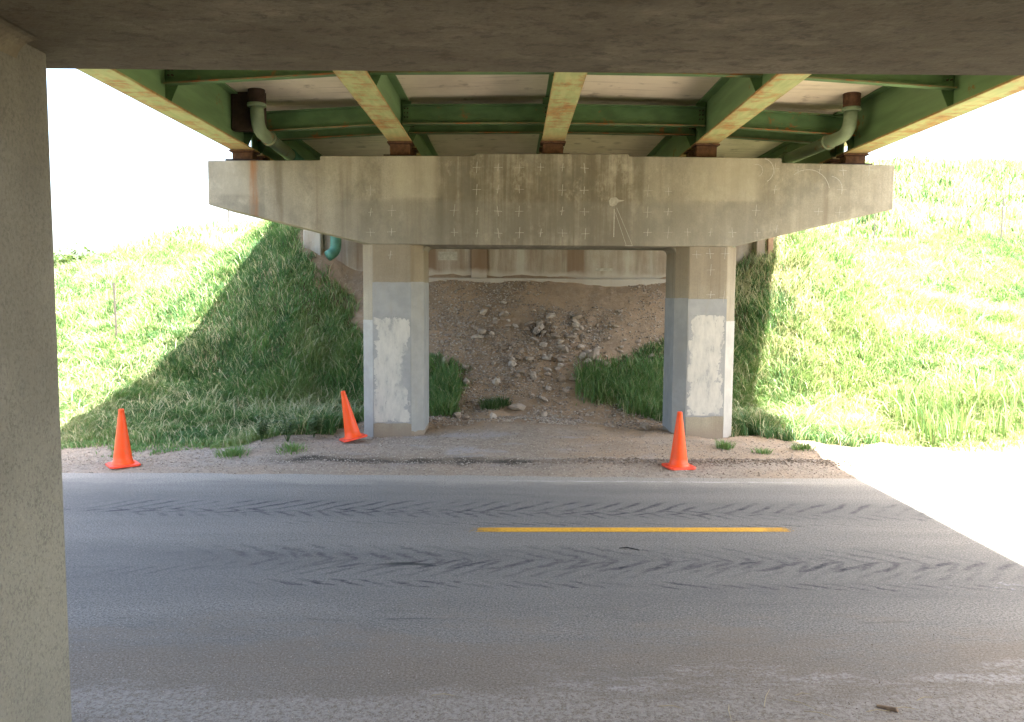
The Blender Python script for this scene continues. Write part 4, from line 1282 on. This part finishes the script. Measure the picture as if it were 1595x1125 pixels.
# ------------------------------------------------------------------ far left bush, fences
def bush(x, y, h, w, label, seed, n=4200):
    r = np.random.default_rng(seed)
    z0 = gz(x, y)
    t = empty('tree', (x, y, z0), label=label, cat='tree')
    bm = NB()
    add_tube(bm, [(0, 0, -0.3), (0.05, 0.02, h * 0.3), (-0.05, 0.0, h * 0.6)], [0.14, 0.10, 0.05], 8)
    rr = random.Random(seed)
    ends = []
    for k in range(9):
        a = rr.uniform(0, 6.28); e = Vector((math.cos(a) * w * rr.uniform(.3, .75), math.sin(a) * w * rr.uniform(.3, .75), h * rr.uniform(.45, .92)))
        b = Vector((0, 0, h * rr.uniform(.15, .45)))
        add_tube(bm, [b, b.lerp(e, .5) + Vector((0, 0, .1)), e], [0.06, 0.04, 0.015], 6); ends.append(e)
    obj('trunk', bm, MAT['bark'], t)
    c = np.array([tuple(ends[i % 9]) for i in range(n)]) + r.normal(0, 1, (n, 3)) * np.array([w * .26, w * .26, h * .14])
    d = r.normal(0, 1, (n, 3)); d /= np.linalg.norm(d, axis=1)[:, None]
    e = np.cross(d, r.normal(0, 1, (n, 3))); e /= np.linalg.norm(e, axis=1)[:, None]
    L = r.uniform(0.08, 0.17, n)[:, None]
    V = np.stack([c - d * L, c + e * L * .5, c + d * L, c - e * L * .5], 1).reshape(-1, 3)
    F = np.array([(0, 1, 2), (0, 2, 3)])[None] + (np.arange(n) * 4)[:, None, None]
    me = tri_mesh('crown', V, F.reshape(-1, 3)); set_attr(me, 'tint', np.repeat(r.random(n), 4))
    link_mesh('crown', me, MAT['treeleaf'], t)
bush(-24.3, 43.0, 2.6, 2.0, 'pale green bushy tree on the left skyline next to the foreground column', 5)
bush(-27.5, 46.0, 2.4, 2.2, 'second pale green bushy tree hidden mostly by the foreground column', 6)

def fence(posts, label, wires=3):
    x0, y0 = posts[0][:2]
    t = empty('wire_fence', (x0, y0, gz(x0, y0)), label=label, cat='fence', group='wire fences on the banks')
    inv = Matrix.Translation((-x0, -y0, -gz(x0, y0)))
    tops = []
    for (x, y, h, lx) in posts:
        z = gz(x, y)
        bm = NB()
        # T section steel post
        a = 0.022
        for q in ((-a, a, -0.005, 0.005), (-0.005, 0.005, 0.0051, a * 1.6)):
            add_hex(bm, [(x + q[0], y + q[2], z - 0.3), (x + q[1], y + q[2], z - 0.3), (x + q[1], y + q[3], z - 0.3), (x + q[0], y + q[3], z - 0.3)],
                    [(x + q[0] + lx, y + q[2], z + h), (x + q[1] + lx, y + q[2], z + h), (x + q[1] + lx, y + q[3], z + h), (x + q[0] + lx, y + q[3], z + h)])
        sub('post', bm, MAT['post'], t, inv)
        tops.append((x + lx, y, z, h))
    for w in range(wires):
        bm = NB()
        f = 0.35 + 0.28 * w
        add_tube(bm, [(x, y, z + h * f) for x, y, z, h in tops], 0.0025, 4)
        sub('wire', bm, MAT['post'], t, inv)
fence([(-8.45, 17.0, 1.25, -0.03), (-10.6, 30.0, 1.3, 0.0), (-19.0, 45.0, 1.3, 0)], 'thin wire fence with rusty posts climbing the left bank')
fence([(6.9, 21.0, 1.0, 0.0), (11.5, 25.6, 1.35, 0.02), (15.3, 25.2, 1.5, 0.02), (22.0, 25.0, 1.4, 0)], 'thin wire fence crossing the right hillside')

# ------------------------------------------------------------------ litter on the near road edge
random.seed(5)
STRAW = ['long straw lying slanted left of the wood chip', 'short pale straw just below the slanted long one', 'straw nearly touching the left end of the wood chip', 'thin straw lying level to the right of the wood chip', 'steeply tilted straw on the dusty patch left of the wood chip', 'short straw farthest right on the near road edge', 'faint straw in the middle of the pale dust on the near road edge', 'tiny level straw above the slanted long straw', 'lone straw near the left on the near road edge', 'upright pointing straw at the very bottom of the road']
bm = NB()
add_hex(bm, [(-0.06, -0.016, 0), (0.06, -0.012, 0), (0.062, 0.014, 0), (-0.058, 0.018, 0)], [(-0.058, -0.010, 0.014), (0.045, -0.010, 0.026), (0.05, 0.010, 0.024), (-0.056, 0.012, 0.010)])
o = obj('wood_chip', bm, MAT['wood'], bevel=0.003); o.location = (2.22, 4.50, 0.001); o.rotation_euler = (0, 0, R(-35))
tag(o, label='brown splintered wood chip on the near edge of the road', cat='wood chip')
for i, (x, y, L, a) in enumerate(((1.72, 4.55, 0.10, -35), (1.80, 4.43, 0.09, -25), (2.15, 4.47, 0.07, 5), (2.32, 4.50, 0.08, -3), (1.55, 4.62, 0.12, 65), (2.5, 4.62, 0.06, 20), (0.95, 4.5, 0.07, -10), (1.78, 4.66, 0.05, 12), (-0.4, 4.62, 0.07, 0), (1.28, 4.45, 0.09, 80))):
    bm = NB()
    add_tube(bm, [(-L, 0, 0.004), (0, 0.006, 0.012), (L, -0.003, 0.004)], [0.0016, 0.002, 0.001], 5)
    o = obj('straw', bm, MAT['straw']); o.location = (x, y, 0.0); o.rotation_euler = (0, 0, R(a))
    tag(o, label=STRAW[i], cat='straw', group='straws on the near road edge')
bm = NB(); add_tube(bm, [(-0.09, 0, 0.006), (-0.02, 0.02, 0.012), (0.05, 0.0, 0.008), (0.1, -0.015, 0.005)], [0.004, 0.006, 0.005, 0.003], 6)
o = obj('twig', bm, MAT['dead']); o.location = (1.13, 7.45, 0.0); o.rotation_euler = (0, 0, R(-12))
tag(o, label='short dark twig on the asphalt below the yellow line', cat='twig')

if 0: print('TRIS', sum(len(o.data.loop_triangles) if o.data.loop_triangles else sum(p.loop_total - 2 for p in o.data.polygons) for o in S.objects if o.type == 'MESH' and len(o.data.polygons) > 5000))
